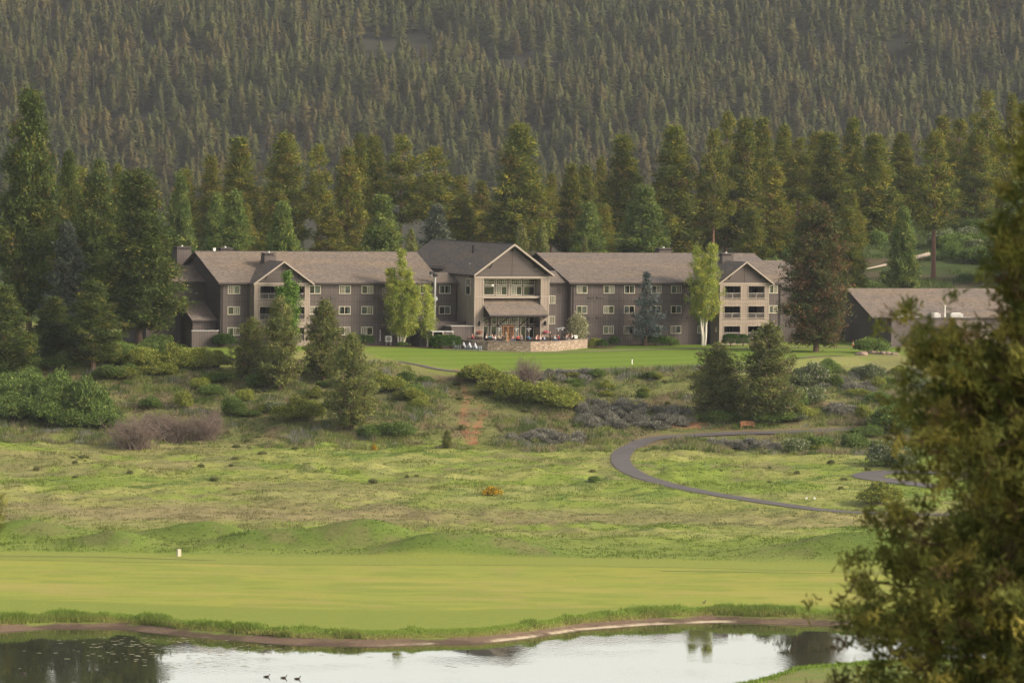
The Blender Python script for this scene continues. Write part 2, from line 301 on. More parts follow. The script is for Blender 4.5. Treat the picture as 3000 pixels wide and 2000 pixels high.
def gcol(X,Y):
    sh=np.interp(X,SHX,SHY);s=Y-sh
    n1=fbm(X,Y,9,101,4);n2=fbm(X,Y,3.2,131,4);n3=fbm(X,Y,22,151,4);n4=fbm(X,Y,1.3,171,2)
    c=np.zeros(X.shape+(3,))+np.array((.155,.205,.040))
    c=mixc(c,(.24,.24,.085),sst(.45,.62,n1)*.7)
    c=mixc(c,(.095,.145,.035),sst(.52,.66,n2)*.75)
    dry=sst(.50,.64,n3+(n2-.5)*.55+ .05*sst(650,720,Y)+.04*sst(10,-40,X)*sst(655,690,Y))
    c=mixc(c,(.19,.165,.085),dry*.6)
    c=mixc(c,(.25,.25,.10),sst(.55,.72,fbm(X,Y,15,191,3))*.5)
    # green swale next to the fairway
    g=(1-sst(596,612,Y+(n1-.5)*16));c=mixc(c,(.15,.20,.04),g*.8)
    ds=sst(610,618,Y+(n1-.5)*8)*(1-sst(626,642,Y+(n1-.5)*10));c=mixc(c,(.20,.165,.095),ds*.6)
    # slope under the lodge
    sl_=sst(706,718,Y+(n1-.5)*16)*(1-sst(749,756,Y));c=mixc(c,(.125,.13,.052),sl_*.85)
    c=mixc(c,(.135,.098,.064),sl_*sst(.5,.66,n2)*.7);c=mixc(c,(.085,.115,.035),sl_*sst(.54,.66,n1)*.7)
    # fairway
    top=561.5+2.2*np.sin(X/17+1)+sst(-20,-50,X)*3+(fbm(X,Y,12,261,3)-.5)*2
    fw=sst(3.8,4.6,s)*(1-sst(-.3,.3,Y-top));fc=np.zeros(X.shape+(3,))+np.array((.235,.25,.052))
    fc=mixc(fc,(.215,.245,.050),sst(.4,.65,fbm(X*.45,Y+X*.05,5,211,4)))
    fc=mixc(fc,(.165,.21,.042),sst(.44,.66,fbm(X*.6,Y*1.5,2.5,291,4))*.75);fc=mixc(fc,(.25,.225,.075),sst(.56,.72,fbm(X,Y,5,293,4))*.45);fc=mixc(fc,(.31,.27,.09),sst(.55,.7,fbm(X*.3,Y,9,231,3))*.35)
    lo=1-sst(-1.2,1.2,Y-(516.5+np.interp(X,[-40,-8,10,30],[0,-3,1,6])+2.2*np.sin(X/11)));fc=mixc(fc,(.165,.205,.042),lo*.9)
    c=c*(1-fw[...,None])+fc*fw[...,None]
    cut=sst(-.3,.3,Y-top)*(1-sst(9.5,11.5,Y-top+ (n3-.5)*5));c=mixc(c,(.19,.22,.048),cut*.92)
    edge=np.exp(-((Y-top-.2)/.5)**2);c=mixc(c,(.10,.13,.035),edge*.6)
    # bank and mud
    c=mixc(c,(.12,.16,.035),sst(3,3.6,s)*(1-sst(4.5,5.5,s)))
    mud=(1-sst(2.4,3.6,s+(n4-.5)*1.5+(n2-.5)*3.5));c=mixc(c,(.135,.098,.072),mud);c=mixc(c,(.085,.062,.046),mud*sst(.45,.6,n2))
    c=mixc(c,(.50,.44,.33),(1-sst(.25,.7,np.abs(s-.45)+(n4-.5)*.5))*sst(-14,-4,X)*.75*sst(.4,.55,fbm(X,Y,4,281,3)))
    c=mixc(c,(.05,.045,.03),(1-sst(-1,0.0,s)))
    # lawn
    le=np.interp(X,[-60,-46,-30,-20.5,-16,-9.6,0,9.7,19.4,26,39,48,60],[757,757,766,765,759,754.3,753.8,756,758.5,760.8,767.5,775,782])
    lw=sst(-.4,.4,Y-le+(n4-.5)*.8)*(1-sst(56,60,X))*(1-sst(826,834,Y))*sst(-62,-58,X)
    lc=np.zeros(X.shape+(3,))+np.array((.105,.168,.026));st=.5+.5*np.sin((Y-.25*X)*2*math.pi/4.2);lc=mixc(lc,(.135,.195,.034),st*.8)
    lc=mixc(lc,(.15,.19,.045),sst(.5,.7,n3)*.5)
    c=c*(1-lw[...,None])+lc*lw[...,None]
    # mound turf, then planting beds along the walls
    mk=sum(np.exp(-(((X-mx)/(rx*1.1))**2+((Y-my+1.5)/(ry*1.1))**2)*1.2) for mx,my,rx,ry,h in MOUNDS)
    mkm=np.clip(mk,0,1)*sst(571,574,Y);c=mixc(c,(.085,.128,.028),mkm*.9);c=mixc(c,(.155,.125,.07),mkm*sst(.52,.64,n2)*.45)  # shade of the mound fronts put into darker grass colour, plus brown patches
    def bed(x0,x1,y0,y1): return sst(x0-1,x0+1,X)*(1-sst(x1-1,x1+1,X))*sst(y0-.6,y0+.6,Y+(n2-.5)*3)*(1-sst(y1,y1+2,Y))
    c=mixc(c,(.105,.066,.05),bed(-21,-8.5,776.5,792)*.95);c=mixc(c,(.10,.07,.05),bed(11,15,785,800)*.9)
    yf=770+(X+42)*.466;c=mixc(c,(.10,.07,.052),sst(yf-1.6,yf-.6,Y)*(1-sst(yf+8,yf+20,Y))*sst(-45,-40,X)*(1-sst(38,41,X))*.9)
    # behind the lodge
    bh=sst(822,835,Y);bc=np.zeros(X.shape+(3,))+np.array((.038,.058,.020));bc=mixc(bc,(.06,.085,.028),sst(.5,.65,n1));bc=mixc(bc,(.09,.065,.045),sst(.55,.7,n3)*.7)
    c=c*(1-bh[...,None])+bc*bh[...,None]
    c=mixc(c,(.035,.035,.024),sst(1200,1500,Y))  # shadow beneath the far forest painted in as darker ground
    # trail ruts
    box=(X>-12)&(X<0)&(Y>708)&(Y<758)
    if box.any():
        tr=np.zeros(X.shape);xx=X[box];yy=Y[box];w=.27+.2*sst(745,722,yy)
        d=np.minimum(dist(xx,yy,TRAILA),dist(xx,yy,TRAILB)+.1);tr[box]=(1-sst(w*.7,w*1.7,d+(n4[box]-.5)*.7));c=mixc(c,(.26,.125,.075),tr*.95)
    nb=Y<np.interp(X,NSX,NSY);c=mixc(c,(.13,.17,.045),nb*1.0);c=mixc(c,(.17,.15,.07),nb*sst(.5,.65,n1)*.7)
    # bare earth by the bench
    d=((X-26)/7)**2+((Y-724.3)/1.6)**2;c=mixc(c,(.22,.105,.065),(1-sst(.5,1.2,d+(n2-.5)))*.85)
    for P in (PATH,PATH2):
        m_=(X>8)&(X<75)&(Y>625)&(Y<740)
        if m_.any():
            kk=np.zeros(X.shape);kk[m_]=1-sst(1.3,2.0,dist(X[m_],Y[m_],P)+(n4[m_]-.5)*.9);c=mixc(c,(.15,.115,.08),kk*.6)
    rough=1-np.clip(fw+lw+cut*.7,0,1)*.68
    return c,rough
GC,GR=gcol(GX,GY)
ny,nx=GX.shape
V=np.stack([GX.ravel(),GY.ravel(),GZ.ravel()],1)
i=np.arange(nx-1)[None,:]+np.arange(ny-1)[:,None]*nx
F=np.stack([i,i+1,i+1+nx,i+nx],-1).reshape(-1,4)
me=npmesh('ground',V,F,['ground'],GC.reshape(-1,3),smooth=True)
a=me.attributes.new('rough','FLOAT','POINT');a.data.foreach_set('value',GR.ravel().astype(np.float32))
tag(link('ground',me),kind='structure')
def gp(x,y): return float(gz(np.array([float(x)]),np.array([float(y)]))[0])
def strip(name,P,w,m,off=.055,kind='structure'):
    T=np.gradient(P,axis=0);T/=np.linalg.norm(T,axis=1)[:,None];Nn=np.stack([-T[:,1],T[:,0]],1);k=5
    us=np.linspace(-.5,.5,k)*w;wv=1+.10*(fbm(P[:,0],P[:,1],1.7,7,3)-.5)*2;pts=P[:,None,:]+Nn[:,None,:]*us[None,:,None]*wv[:,None,None];z=gz(pts[...,0],pts[...,1])
    z=.6*z+.4*z.mean(1,keepdims=True)+off;V=np.concatenate([pts,z[...,None]],-1).reshape(-1,3);n=len(P)
    i=np.arange(k-1)[None,:]+np.arange(n-1)[:,None]*k;F=np.stack([i,i+1,i+1+k,i+k],-1).reshape(-1,4)
    return tag(link(name,npmesh(name,V,F,[m],smooth=True)),kind=kind)
strip('asphalt_path',PATH,2.55,'asphalt');strip('road',PATH2,4.2,'asphalt',.07);strip('footpath',LAWNP,.8,'asphalt',.05)
strip('walkway',WALKP,1.3,'concrete',.06);strip('cart_path',CART1,.28,'dark_trim',.04);strip('cart_path',CART2,.28,'dark_trim',.04)
# water
tag(MB().poly([(-420,425,0),(420,425,0),(420,540,0),(-420,540,0)],'water').build('water'),kind='structure')
# ---------------- grass tufts ----------------
def tufts(rng,X,Y,h,nb,col,spread=.12,w=.05):
    n=len(X);Z=gz(X,Y);X=np.repeat(X,nb);Y=np.repeat(Y,nb);Z=np.repeat(Z,nb);h=np.repeat(h,nb)*rng.uniform(.6,1.1,n*nb);col=np.repeat(col,nb,0)
    b=np.stack([X+rng.normal(0,spread,n*nb),Y+rng.normal(0,spread,n*nb),Z-.03],1);a=rng.uniform(0,2*math.pi,n*nb)
    s=np.stack([np.cos(a),np.sin(a)*.5,a*0],1)*w*rng.uniform(.6,1.4,n*nb)[:,None]
    l=rng.normal(0,.35,(n*nb,2))*h[:,None];t_=b+np.stack([l[:,0],l[:,1],h],1)
    V=np.stack([b-s,b+s,t_],1).reshape(-1,3);F=np.arange(len(V)).reshape(-1,3)
    c=col*rng.uniform(.75,1.3,(n*nb,1));return V,F,np.repeat(c,3,0)
rng=np.random.default_rng(5)
N_=110000;X=rng.uniform(-74,74,N_);Y=573+rng.uniform(0,1,N_)**.9*177
keep=(np.abs(X)<Y*.1+2)&(near_paths(X,Y)>1.5)&(fbm(X,Y,2.5,301,3)+(rng.uniform(0,.25,N_))>.56)
X=X[keep];Y=Y[keep];c,_=gcol(X,Y)
c=c*.9+np.array((.0,.01,0));hh=.16+.22*sst(.5,.8,fbm(X,Y,6,311,3))*2*rng.uniform(.3,1,len(X))+.12*sst(705,720,Y)
V,F,C=tufts(rng,X,Y,hh,4,c,.16,.06)
tag(link('rough_grass',npmesh('rough_grass',V,F,['grass_blades'],C)),'knee-high wild grass tufts over the open rough meadow','grass',kind='stuff')
# taller scrub and forbs woven through the slope
N_=90000;X=rng.uniform(-72,66,N_);Y=rng.uniform(706,757,N_);q=fbm(X,Y,4,341,3)+rng.uniform(-.08,.08,N_)
le_=np.interp(X,[-60,-46,-30,-20.5,-16,-9.6,0,9.7,19.4,26,39,48,60],[757,757,766,765,759,754.3,753.8,756,758.5,760.8,767.5,775,782])
keep=(q>.5)&(Y<le_-1.5)&(np.abs(X)<Y*.1)&(near_paths(X,Y)>1.8)&~((X>-9)&(X<-2)&(Y>712))
X=X[keep];Y=Y[keep];q=q[keep];pal=np.array([(.13,.17,.05),(.18,.205,.065),(.21,.19,.11),(.095,.13,.04),(.18,.185,.145)]);c=pal[(vn(X,Y,2.2,351)*4.99).astype(int)]
V,F,C=tufts(rng,X,Y,(.25+.75*sst(.5,.7,q))*rng.uniform(.5,1.1,len(X)),4,c,.2,.07)
tag(link('slope_scrub',npmesh('slope_scrub',V,F,['grass_blades'],C)),'mixed green and straw-coloured ground scrub covering the slope','scrub',kind='stuff')
N_=40000;X=rng.uniform(44,104,N_);Y=rng.uniform(832,1040,N_);q=fbm(X,Y,6,361,3)
keep=(q>.47)&~((X>61)&(X<78)&(Y>930)&(Y<968));X=X[keep];Y=Y[keep];pal=np.array([(.06,.095,.03),(.085,.12,.038),(.10,.11,.05)]);c=pal[(vn(X,Y,3,371)*2.99).astype(int)]
V,F,C=tufts(rng,X,Y,rng.uniform(.3,1.1,len(X)),4,c,.25,.1)
tag(link('hillside_scrub',npmesh('hillside_scrub',V,F,['grass_blades'],C)),'tangled green undergrowth over the slope behind the low building','scrub',kind='stuff')
X=rng.uniform(-60,62,26000);s_=3.1+np.abs(rng.normal(0,1.5,26000));Y=np.interp(X,SHX,SHY)+s_
k=s_<7.2;X=X[k];Y=Y[k];s_=s_[k];n_=fbm(X,Y,3,321,3)
c=np.zeros((len(X),3))+np.array((.19,.27,.05));c=mixc(c,(.29,.26,.10),sst(4.4,3.2,s_)*.75);c=mixc(c,(.13,.20,.035),sst(.5,.65,n_)*.6)
V,F,C=tufts(rng,X,Y,(.14+.55*sst(.42,.62,n_))*rng.uniform(.6,1.1,len(X))*rng.uniform(.7,1.1,len(X))*(1-sst(5.8,7.2,s_)*.7),6,c,.16,.05)
X=rng.uniform(14,50,7000);Y=np.interp(X,NSX,NSY)-.2-np.abs(rng.normal(0,2.2,7000));c=np.zeros((7000,3))+np.array((.15,.23,.035))
V2,F2,C2=tufts(rng,X,Y,rng.uniform(.15,.5,7000),6,c,.15,.05)
tag(link('bank_grass',npmesh('bank_grass',np.concatenate([V,V2]),np.concatenate([F,F2+len(V)]),['grass_blades'],np.concatenate([C,C2]))),'tall bright green grass fringing the pond banks','grass',kind='stuff')
# ---------------- vegetation ----------------
def tris(rng,C,D,n,spread,tl,tw,up=.4,out=.6):
    N=len(C)*n;C=np.repeat(C,n,0);D=np.repeat(D,n,0)
    b=C+rng.normal(0,1,(N,3))*spread;d=rng.normal(0,.7,(N,3))+D*out;d[:,2]+=up;d/=np.linalg.norm(d,axis=1)[:,None]+1e-9
    q=rng.normal(0,1,(N,3));s=np.cross(d,q);s/=np.linalg.norm(s,axis=1)[:,None]+1e-9
    L=tl*rng.uniform(.6,1.3,(N,1));s=s*tw*rng.uniform(.6,1.3,(N,1))
    return np.stack([b-s,b+s,b+d*L],1).reshape(-1,3)
def colmix(rng,n,pal,wts,jit=.18):
    k=rng.choice(len(pal),n,p=np.array(wts)/sum(wts));c=np.array(pal)[k];return c*rng.uniform(1-jit,1+jit,(n,1))
def conifer(seed,H=24,R=4.5,z0=.12,nb=150,shape=.75,base=.25,pal=None,wts=None,ntri=11,puff=.36,tl=.55,tw=.15,step=.75,up=.3,droop=-.1,gap=.25,inner=.3,top=.06,trunk=.32,bark='bark',limb=True,cross=.2):
    rng=np.random.default_rng(seed);t=np.sort(rng.uniform(0,1,nb)**1.05);az=np.arange(nb)*2.399+rng.normal(0,.5,nb)
    prof=(top+(1-top)*(1-t)**shape)*np.minimum(1,.55+t/base*.45)
    r=R*prof*rng.uniform(1-gap*1.6,1+gap*.4,nb)
    lob=fbm(az*1.6+seed*3,t*H*.55,1.6,seed,2);r*=.72+.5*lob
    zb=H*(z0+(1-z0)*t*.985);elv=droop+(up-droop)*t
    Cs=[];Ds=[];tc=[]
    for i in range(nb):
        m=max(2,int(r[i]/step*2.0));f=rng.uniform(inner,1,m)**.8;lat=rng.normal(0,cross,m)*r[i]*f
        x=np.cos(az[i])*f*r[i]-np.sin(az[i])*lat;y=np.sin(az[i])*f*r[i]+np.cos(az[i])*lat;z=zb[i]+elv[i]*f*r[i]+rng.normal(0,.12,m)
        Cs.append(np.stack([x,y,z],1));Ds.append(np.tile([np.cos(az[i]),np.sin(az[i]),0],(m,1)));tc+=[rng.uniform(-1,1)]*m
    Cs.append(np.stack([rng.normal(0,.12,8),rng.normal(0,.12,8),np.linspace(H*.94,H*.99,8)],1));Ds.append(np.tile([0,0,1.],(8,1)));tc+=[0]*8
    C=np.concatenate(Cs);D=np.concatenate(Ds);V=tris(rng,C,D,ntri,puff,tl,tw)
    cc=colmix(rng,len(C),pal,wts)*(1+.12*np.array(tc))[:,None];cc=np.repeat(cc,ntri,0)*rng.uniform(.88,1.14,(len(C)*ntri,1));cc=np.repeat(cc,3,0)
    cr=npmesh('crown',V,np.arange(len(V)).reshape(-1,3),['foliage'],cc)
    b=MB();n=9;px=0;py=0
    for k in range(n):
        a=k/n;a2=(k+1)/n;qx=px+rng.normal(0,.05);qy=py+rng.normal(0,.05);w=lambda s:trunk*(1-s)**.85+.03
        b.tube((px,py,a*H*.96-(.8 if k==0 else 0)),(qx,qy,a2*H*.96),w(a)*(1.25 if k==0 else 1),w(a2),bark,8);px,py=qx,qy
    if limb:
        for i in range(0,nb,2): b.tube((0,0,zb[i]),(np.cos(az[i])*r[i]*.85,np.sin(az[i])*r[i]*.85,zb[i]+elv[i]*r[i]*.85),.07,.02,bark,3,False)
    return cr,b.mesh('trunk')
def leafy(seed,lobes,n,ls,pal,wts,stems=3,bark='bark',shell=.5,fl=None,up=.15,wr=.42):
    # lobes: (x,y,z,rx,rz)
    rng=np.random.default_rng(seed);vol=np.array([l[3]**2*l[4] for l in lobes])**.7;k=rng.choice(len(lobes),n,p=vol/vol.sum());Lb=np.array(lobes)[k]
    d=rng.normal(0,1,(n,3));d/=np.linalg.norm(d,axis=1)[:,None];d[:,2]=np.where(d[:,2]<-.5,-d[:,2],d[:,2])
    rr=rng.uniform(shell**3,1,n)**(1/3.)*(.62+.66*fbm(d[:,0]*3+k*7,d[:,1]*3+d[:,2]*4,.8,seed,2))
    C=Lb[:,:3]+d*rr[:,None]*np.stack([Lb[:,3],Lb[:,3],Lb[:,4]],1);C[:,2]=np.maximum(C[:,2],.05)
    V=tris(rng,C,d,3,ls*.45,ls,ls*wr,up,.5)
    cc=colmix(rng,n,pal,wts)*(.85+.3*rng.random(len(lobes)))[k][:,None]
    if fl is not None: q=rng.random(n)<fl[0]*(d[:,2]>-.1);cc[q]=fl[1]
    cc=np.repeat(np.repeat(cc,3,0)*rng.uniform(.8,1.2,(n*3,1)),3,0)
    cr=npmesh('foliage',V,np.arange(len(V)).reshape(-1,3),['foliage'],cc)
    b=MB()
    for i in range(stems):
        l=lobes[i%len(lobes)];x0,y0=rng.normal(0,.12,2);mid=(l[0]*.5,l[1]*.5,l[2]*.5)
        b.tube((x0,y0,-.3),mid,.09,.06,bark,5);b.tube(mid,(l[0],l[1],l[2]+l[4]*.5),.06,.02,bark,4)
        for j in range(3): a=rng.uniform(0,6.28);b.tube(mid,(l[0]+math.cos(a)*l[3]*.8,l[1]+math.sin(a)*l[3]*.8,l[2]+l[4]*.3),.035,.012,bark,3,False)
    return cr,b.mesh('stems')
def place(meshes,name,parts,x,y,H,R,h0,r0,label,cat,group=None,rz=None,z=None,rng=random.Random(3)):
    o=empty(name,(x,y,(gp(x,y) if z is None else z)),rng.uniform(0,6.28) if rz is None else rz,(R/r0,R/r0,H/h0))
    for m_,p in zip(meshes,parts): link(p,m_,o)
    tag(o,label,cat,group);return o
PG=[(.135,.155,.022),(.076,.104,.020),(.24,.215,.03),(.15,.11,.034)]
def pine_set(k):
    if k=='dense': return [conifer(10+i,nb=230,R=4.5,z0=.08,shape=(.8,.95,.7,1.05,.85)[i],base=.2,pal=PG,wts=[5,5,1.8,.8],step=.85,ntri=30,puff=.42,tw=.10,cross=.18,gap=.32,bark='bark_orange',top=.04) for i in range(5)]
    if k=='brown': return [conifer(20+i,nb=190,R=4.5,z0=.12,shape=.85,base=.2,pal=PG,wts=[3,3,2.8,1.9],step=.85,ntri=28,puff=.4,tw=.10,cross=.13,gap=.42,bark='bark_orange') for i in range(2)]
    if k=='open': return [conifer(30+i,nb=110,R=4.5,z0=.3,shape=.6,base=.15,pal=PG,wts=[5,4,2,1],step=.75,gap=.45,tw=.10,ntri=18,inner=.42,bark='bark_orange') for i in range(2)]
    if k=='young': return [conifer(40+i,nb=200,R=4.5,H=17,z0=.02,shape=.9,base=.1,pal=[(.105,.155,.036),(.07,.115,.03),(.18,.21,.05)],wts=[4,3,3],step=.75,ntri=26,tw=.10,puff=.36,cross=.13,up=.5,droop=.05,gap=.3,bark='bark') for i in range(4)]
    if k=='near': return [conifer(50+i,nb=260,R=5,H=25,z0=.14,shape=.75,base=.2,pal=[(.085,.118,.026),(.054,.082,.022),(.17,.17,.035),(.12,.095,.034)],wts=[4,5,1.1,.5],step=.75,gap=.42,ntri=30,puff=.42,tl=.5,tw=.095,cross=.14,bark='bark') for i in range(3)]
    if k=='spruce': return [conifer(60+i,nb=150,R=2.8,H=10,z0=.13,shape=.9,base=.12,pal=[(.10,.13,.13),(.06,.085,.08),(.16,.19,.18)],wts=[4,3,2],step=.42,puff=.16,tl=.34,tw=.06,ntri=9,up=.5,droop=-.1,gap=.5,inner=.25,trunk=.16,cross=.12) for i in range(2)]
    if k=='juniper': return [conifer(70+i,nb=230,R=4.0,H=12,z0=.05,shape=.68,base=.16,pal=[(.13,.155,.042),(.085,.11,.034),(.20,.205,.065),(.13,.10,.065)],wts=[4,3,2.4,1.2],step=.42,puff=.22,tl=.38,tw=.075,ntri=12,up=.9,droop=.15,gap=.4,inner=.2,trunk=.22,bark='bark',cross=.25) for i in range(4)]
    if k=='fir': return [conifer(66+i,nb=190,R=4.5,H=17,z0=.05,shape=.8,base=.15,pal=[(.085,.105,.075),(.06,.075,.058),(.12,.135,.09)],wts=[4,3,2],step=.75,ntri=14,puff=.34,cross=.15,gap=.4,bark='bark') for i in range(2)]
    if k=='bigpine': return [conifer(80,nb=330,R=4.8,H=21,z0=.07,shape=.42,base=.3,pal=[(.075,.095,.028),(.05,.066,.022),(.14,.078,.042),(.15,.13,.05)],wts=[4,4,3.4,1.6],step=.55,gap=.4,ntri=20,puff=.34,tl=.42,tw=.085,bark='bark')]
PS={k:pine_set(k) for k in ('dense','brown','open','young','near','spruce','juniper','bigpine','fir')}
H0=dict(dense=(24,3.35),brown=(24,3.4),open=(24,3.3),young=(17,3.2),near=(25,3.8),fir=(17,3.7),spruce=(10,2.5),juniper=(12,3.6),bigpine=(21,4.4))
NPROTO={}
def tree(kind,x,y,H,R,label,cat='pine tree',name='pine_tree',group=None):
    i=NPROTO.get(kind,0);NPROTO[kind]=i+1;m_=PS[kind][i%len(PS[kind])]
    return place(m_,name,('crown','trunk'),x,y,H,R,H0[kind][0],H0[kind][1],label,cat,group)
GB='pines in the row behind the lodge'
for a in [
('near',-69.8,900,23,3.7,'dark pine behind the left group with a golden top'),
('near',-73.2,880,22.4,3.2,'narrow dark pine between the far-left giant and the golden-topped pine'),
('dense',-68.9,930,21.3,1.9,'slim pointed pine top showing just left of the broad pine with the bare trunk'),
('young',-59.8,960,19,2.9,'blue-green pine above the left chimney with its pointed top apart'),
('brown',-59.9,1060,19.1,3.9,'short olive pine leaning against the left side of the broad dark pine'),
('dense',-53.4,1040,23,5.3,'broad dark pine standing over the left end of the lodge roof'),
('dense',-45,1050,23.7,4.9,'tall full pine above the left chimney stack of the lodge'),
('open',-37.8,1035,22.4,3.4,'thin pine with bare gaps right of the tall full chimney pine'),
('brown',-31.6,1020,22,4.1,'brownish pine with reddish trunk over the middle of the left roof'),
('dense',-30.1,1045,23.9,3.4,'dark twin-topped pine, left top of the pair behind the brownish pine'),
('dense',-27.8,1060,23.2,3.9,'dark twin-topped pine, right top of the pair behind the brownish pine'),
('open',-22.2,1050,23.9,4.3,'see-through pine with visible bare limbs above the left birch'),
('open',-15.4,1040,21.7,4.9,'loose irregular pine just left of the big central gable ridge'),
('brown',-10.7,1090,15.1,4,'low pale pine over the back end of the central roof ridge'),
('brown',-6.8,1100,14.1,3.6,'low faded pine behind the clipped hedge'),
('dense',1.1,1040,26.2,6.1,'largest golden pine standing alone above the central gable'),
('brown',7.8,1100,16.4,2.7,'short pine tucked against the right side of the largest golden pine'),
('dense',11.3,1060,18.4,3.9,'dark medium pine above the peak between gable and right roof'),
('dense',14.5,1090,17.9,3.1,'small round-topped pine in the gap left of the forked pine'),
('brown',17.9,1110,19.9,2.7,'slim brownish pine close behind the forked pine'),
('dense',21.1,1045,24.6,5.3,'tall forked pine behind the pale green broad young pine'),
('dense',31.1,1040,26.4,5.7,'broad dome-topped pine above the middle of the right roof'),
('open',38.7,1040,25.9,3.6,'slender pine with bare lower trunk right of the dome-topped pine'),
('open',42.1,1060,28.1,3.2,'thinnest and highest pine of the right cluster with tufted top'),
('dense',45,1045,26.7,4.5,'wide golden pine beside the thinnest high pine'),
('dense',49.5,1070,23.8,4.4,'golden pine shoulder to shoulder on the right of the wide golden pine'),
('brown',48.3,1000,19.7,4.5,'lower olive pine in front of the golden cluster above the right chimney'),
('dense',54.4,1080,19.5,3.1,'dark small-headed pine peeking over the drooping pine'),
('open',56.3,1060,16.7,3.9,'drooping brown pine in the notch left of the full round pine'),
('dense',59.3,1010,19.5,5.3,'full round pine rising behind the big dark roadside pine'),
('dense',67,1060,17.9,3.4,'pointed pine directly left of the dead-tipped pine'),
('dense',67.5,1000,19.5,4.7,'pine with a bare dead tip above the flowering thicket'),
('dense',75.9,1050,15.6,3.8,'row-filling green pine right of the dead-tipped pine'),
('brown',84.6,1060,18.6,3.9,'left member of the rusty-green pine trio over the log slope'),
('open',87.1,1050,18.6,3.8,'middle member of the rusty-green pine trio with slim pale trunk'),
('dense',87.9,1020,18.9,3.7,'right member of the rusty-green pine trio'),
('open',91.6,1040,24.8,3.8,'tall open-branched dark pine overtopping the right tree line'),
('brown',97.4,1050,24,3,'rusty narrow pine beside the tall open-branched pine at the right edge'),
('dense',101.6,1070,20.6,3,'pine half hidden behind the blurred foreground juniper')]:
    tree(*a,group=GB)
for i,(x,y,h,r) in enumerate([(-48,1110,19,4),(-40,1115,18,4),(-34,1110,19,4),(-20,1110,18,4),(24,1110,20,4.2),(35,1110,20,4.2),(62,1100,15,4),(71,1090,14,4),(79,1090,14,4),(-72,1010,19,4),(-64,1040,17,4),(28,1090,19,4),(41,1110,19,4),(52,1110,17,4),(-78,960,20,4),(82,1010,13,3.6),(-55,1080,17,4),(-3,1130,13,3.5),(-44,1000,15,3.6),(-25,1010,15,3.6),(-10,1040,12,3.4),(8,1040,13,3.4),(17,1010,13,3.4),(37,1000,14,3.6),(44,985,13,3.4),(54,980,12,3.4),(-34,985,13,3.6),(27,1010,14,3.6),(62,985,11,3),(-58,1000,14,3.6),(-50,990,13,3.6)]):
    if i%2: continue
    tree('brown' if i%4 else 'dense',x,y,h,r,'dim pine filling the gaps low between the taller pines behind the lodge',group='gap-filling pines behind the lodge')
for a in [
('young',-46.9,900,17.4,3.5,'mid-green young pine poking above the left roof end'),
('young',-51.1,920,17.1,3,'young pine left of the mid-green pine over the roof end'),
('young',-38.4,890,16.4,3.4,'pale green young pine just right of the left chimney stack'),
('young',-22,900,17.5,4.2,'bright full young pine behind the left birch'),
('fir',-13.4,930,15.7,4.2,'grey-green bushy fir beside the rear of the central roof'),
('juniper',1.3,880,14.7,2.1,'small golden conifer touching the central gable, left of a pair'),
('juniper',4.6,870,14.7,2.1,'small golden conifer, rounder right one of the pair by the gable'),
('juniper',11.3,850,14,1.2,'tiny golden conifer tip above the right roof ridge'),
('young',13.9,980,13.5,3.6,'green leafy-looking young pine behind the right roof'),
('young',23.2,960,18.2,5.3,'pale green broad young pine over the right roof'),
('juniper',-16.8,880,13.3,2.1,'low orange-tinged conifer left of the central roof'),
('young',66,905,14,2.6,'soft grey-green young pine right of the bare-trunked pine'),('young',88,930,17,5.0,'broad hazy green tree beside the blurred foreground juniper')]:
    tree(*a,group=None)
for a in [('near',-69.8,772,36,5,'giant dark green pine filling the far left edge'),
('near',-66.5,800,27,2.8,'golden-topped pine beside the far left giant'),
('near',-53.3,765,25.1,5.9,'broad pine with bare lower trunk left of the lodge'),
('near',-58.7,749,12.4,4,'medium grey-green pine over the left bushes'),
('near',-64.6,754,9,3.2,'small pointed pine at the left among the shrubs'),
('fir',-63.8,766,17.5,3.8,'bluish misty spruce between the dark left pines'),
('near',-61.5,790,24,5,'deep green pine directly behind the bluish spruce'),('near',-57.5,800,24,5,'shadowed pine behind the broad bare-trunked pine'),('near',-71,745,13,4.5,'dark low pine cut by the left edge of the view')]:
    tree(*a)
tree('bigpine',44.6,784.2,21.3,5.3,'massive dark rusty pine hiding the right end of the lodge')
tree('open',73.4,934,25.5,4.2,'tall leaning pine with a long bare red trunk by the fallen log')
for a in [('juniper',-36.4,748,8.2,3.3,'lowest olive juniper in front of the left balcony bay'),
('juniper',-32.1,740.5,12.5,3.3,'tall juniper with an orange bare trunk before the left bay'),
('juniper',-26.2,744.5,10.9,3.5,'spiky-topped juniper in front of the left wing windows'),
('juniper',-21.5,720,12.8,3.9,'dark round juniper lowest on the slope beside the lawn'),
('juniper',28.2,730.2,9.6,4.5,'squat twin-topped juniper left of the bench'),
('juniper',34.8,726.2,12.9,4.9,'largest pale juniper standing right above the bench'),
('juniper',-8.4,706,2.4,.9,'tiny dark juniper at the foot of the dirt trail')]:
    tree(*a,cat='juniper tree',name='juniper_tree')
tree('spruce',19.9,795.3,10.8,2.9,'blue spruce against the right wing wall',cat='spruce tree',name='spruce_tree')
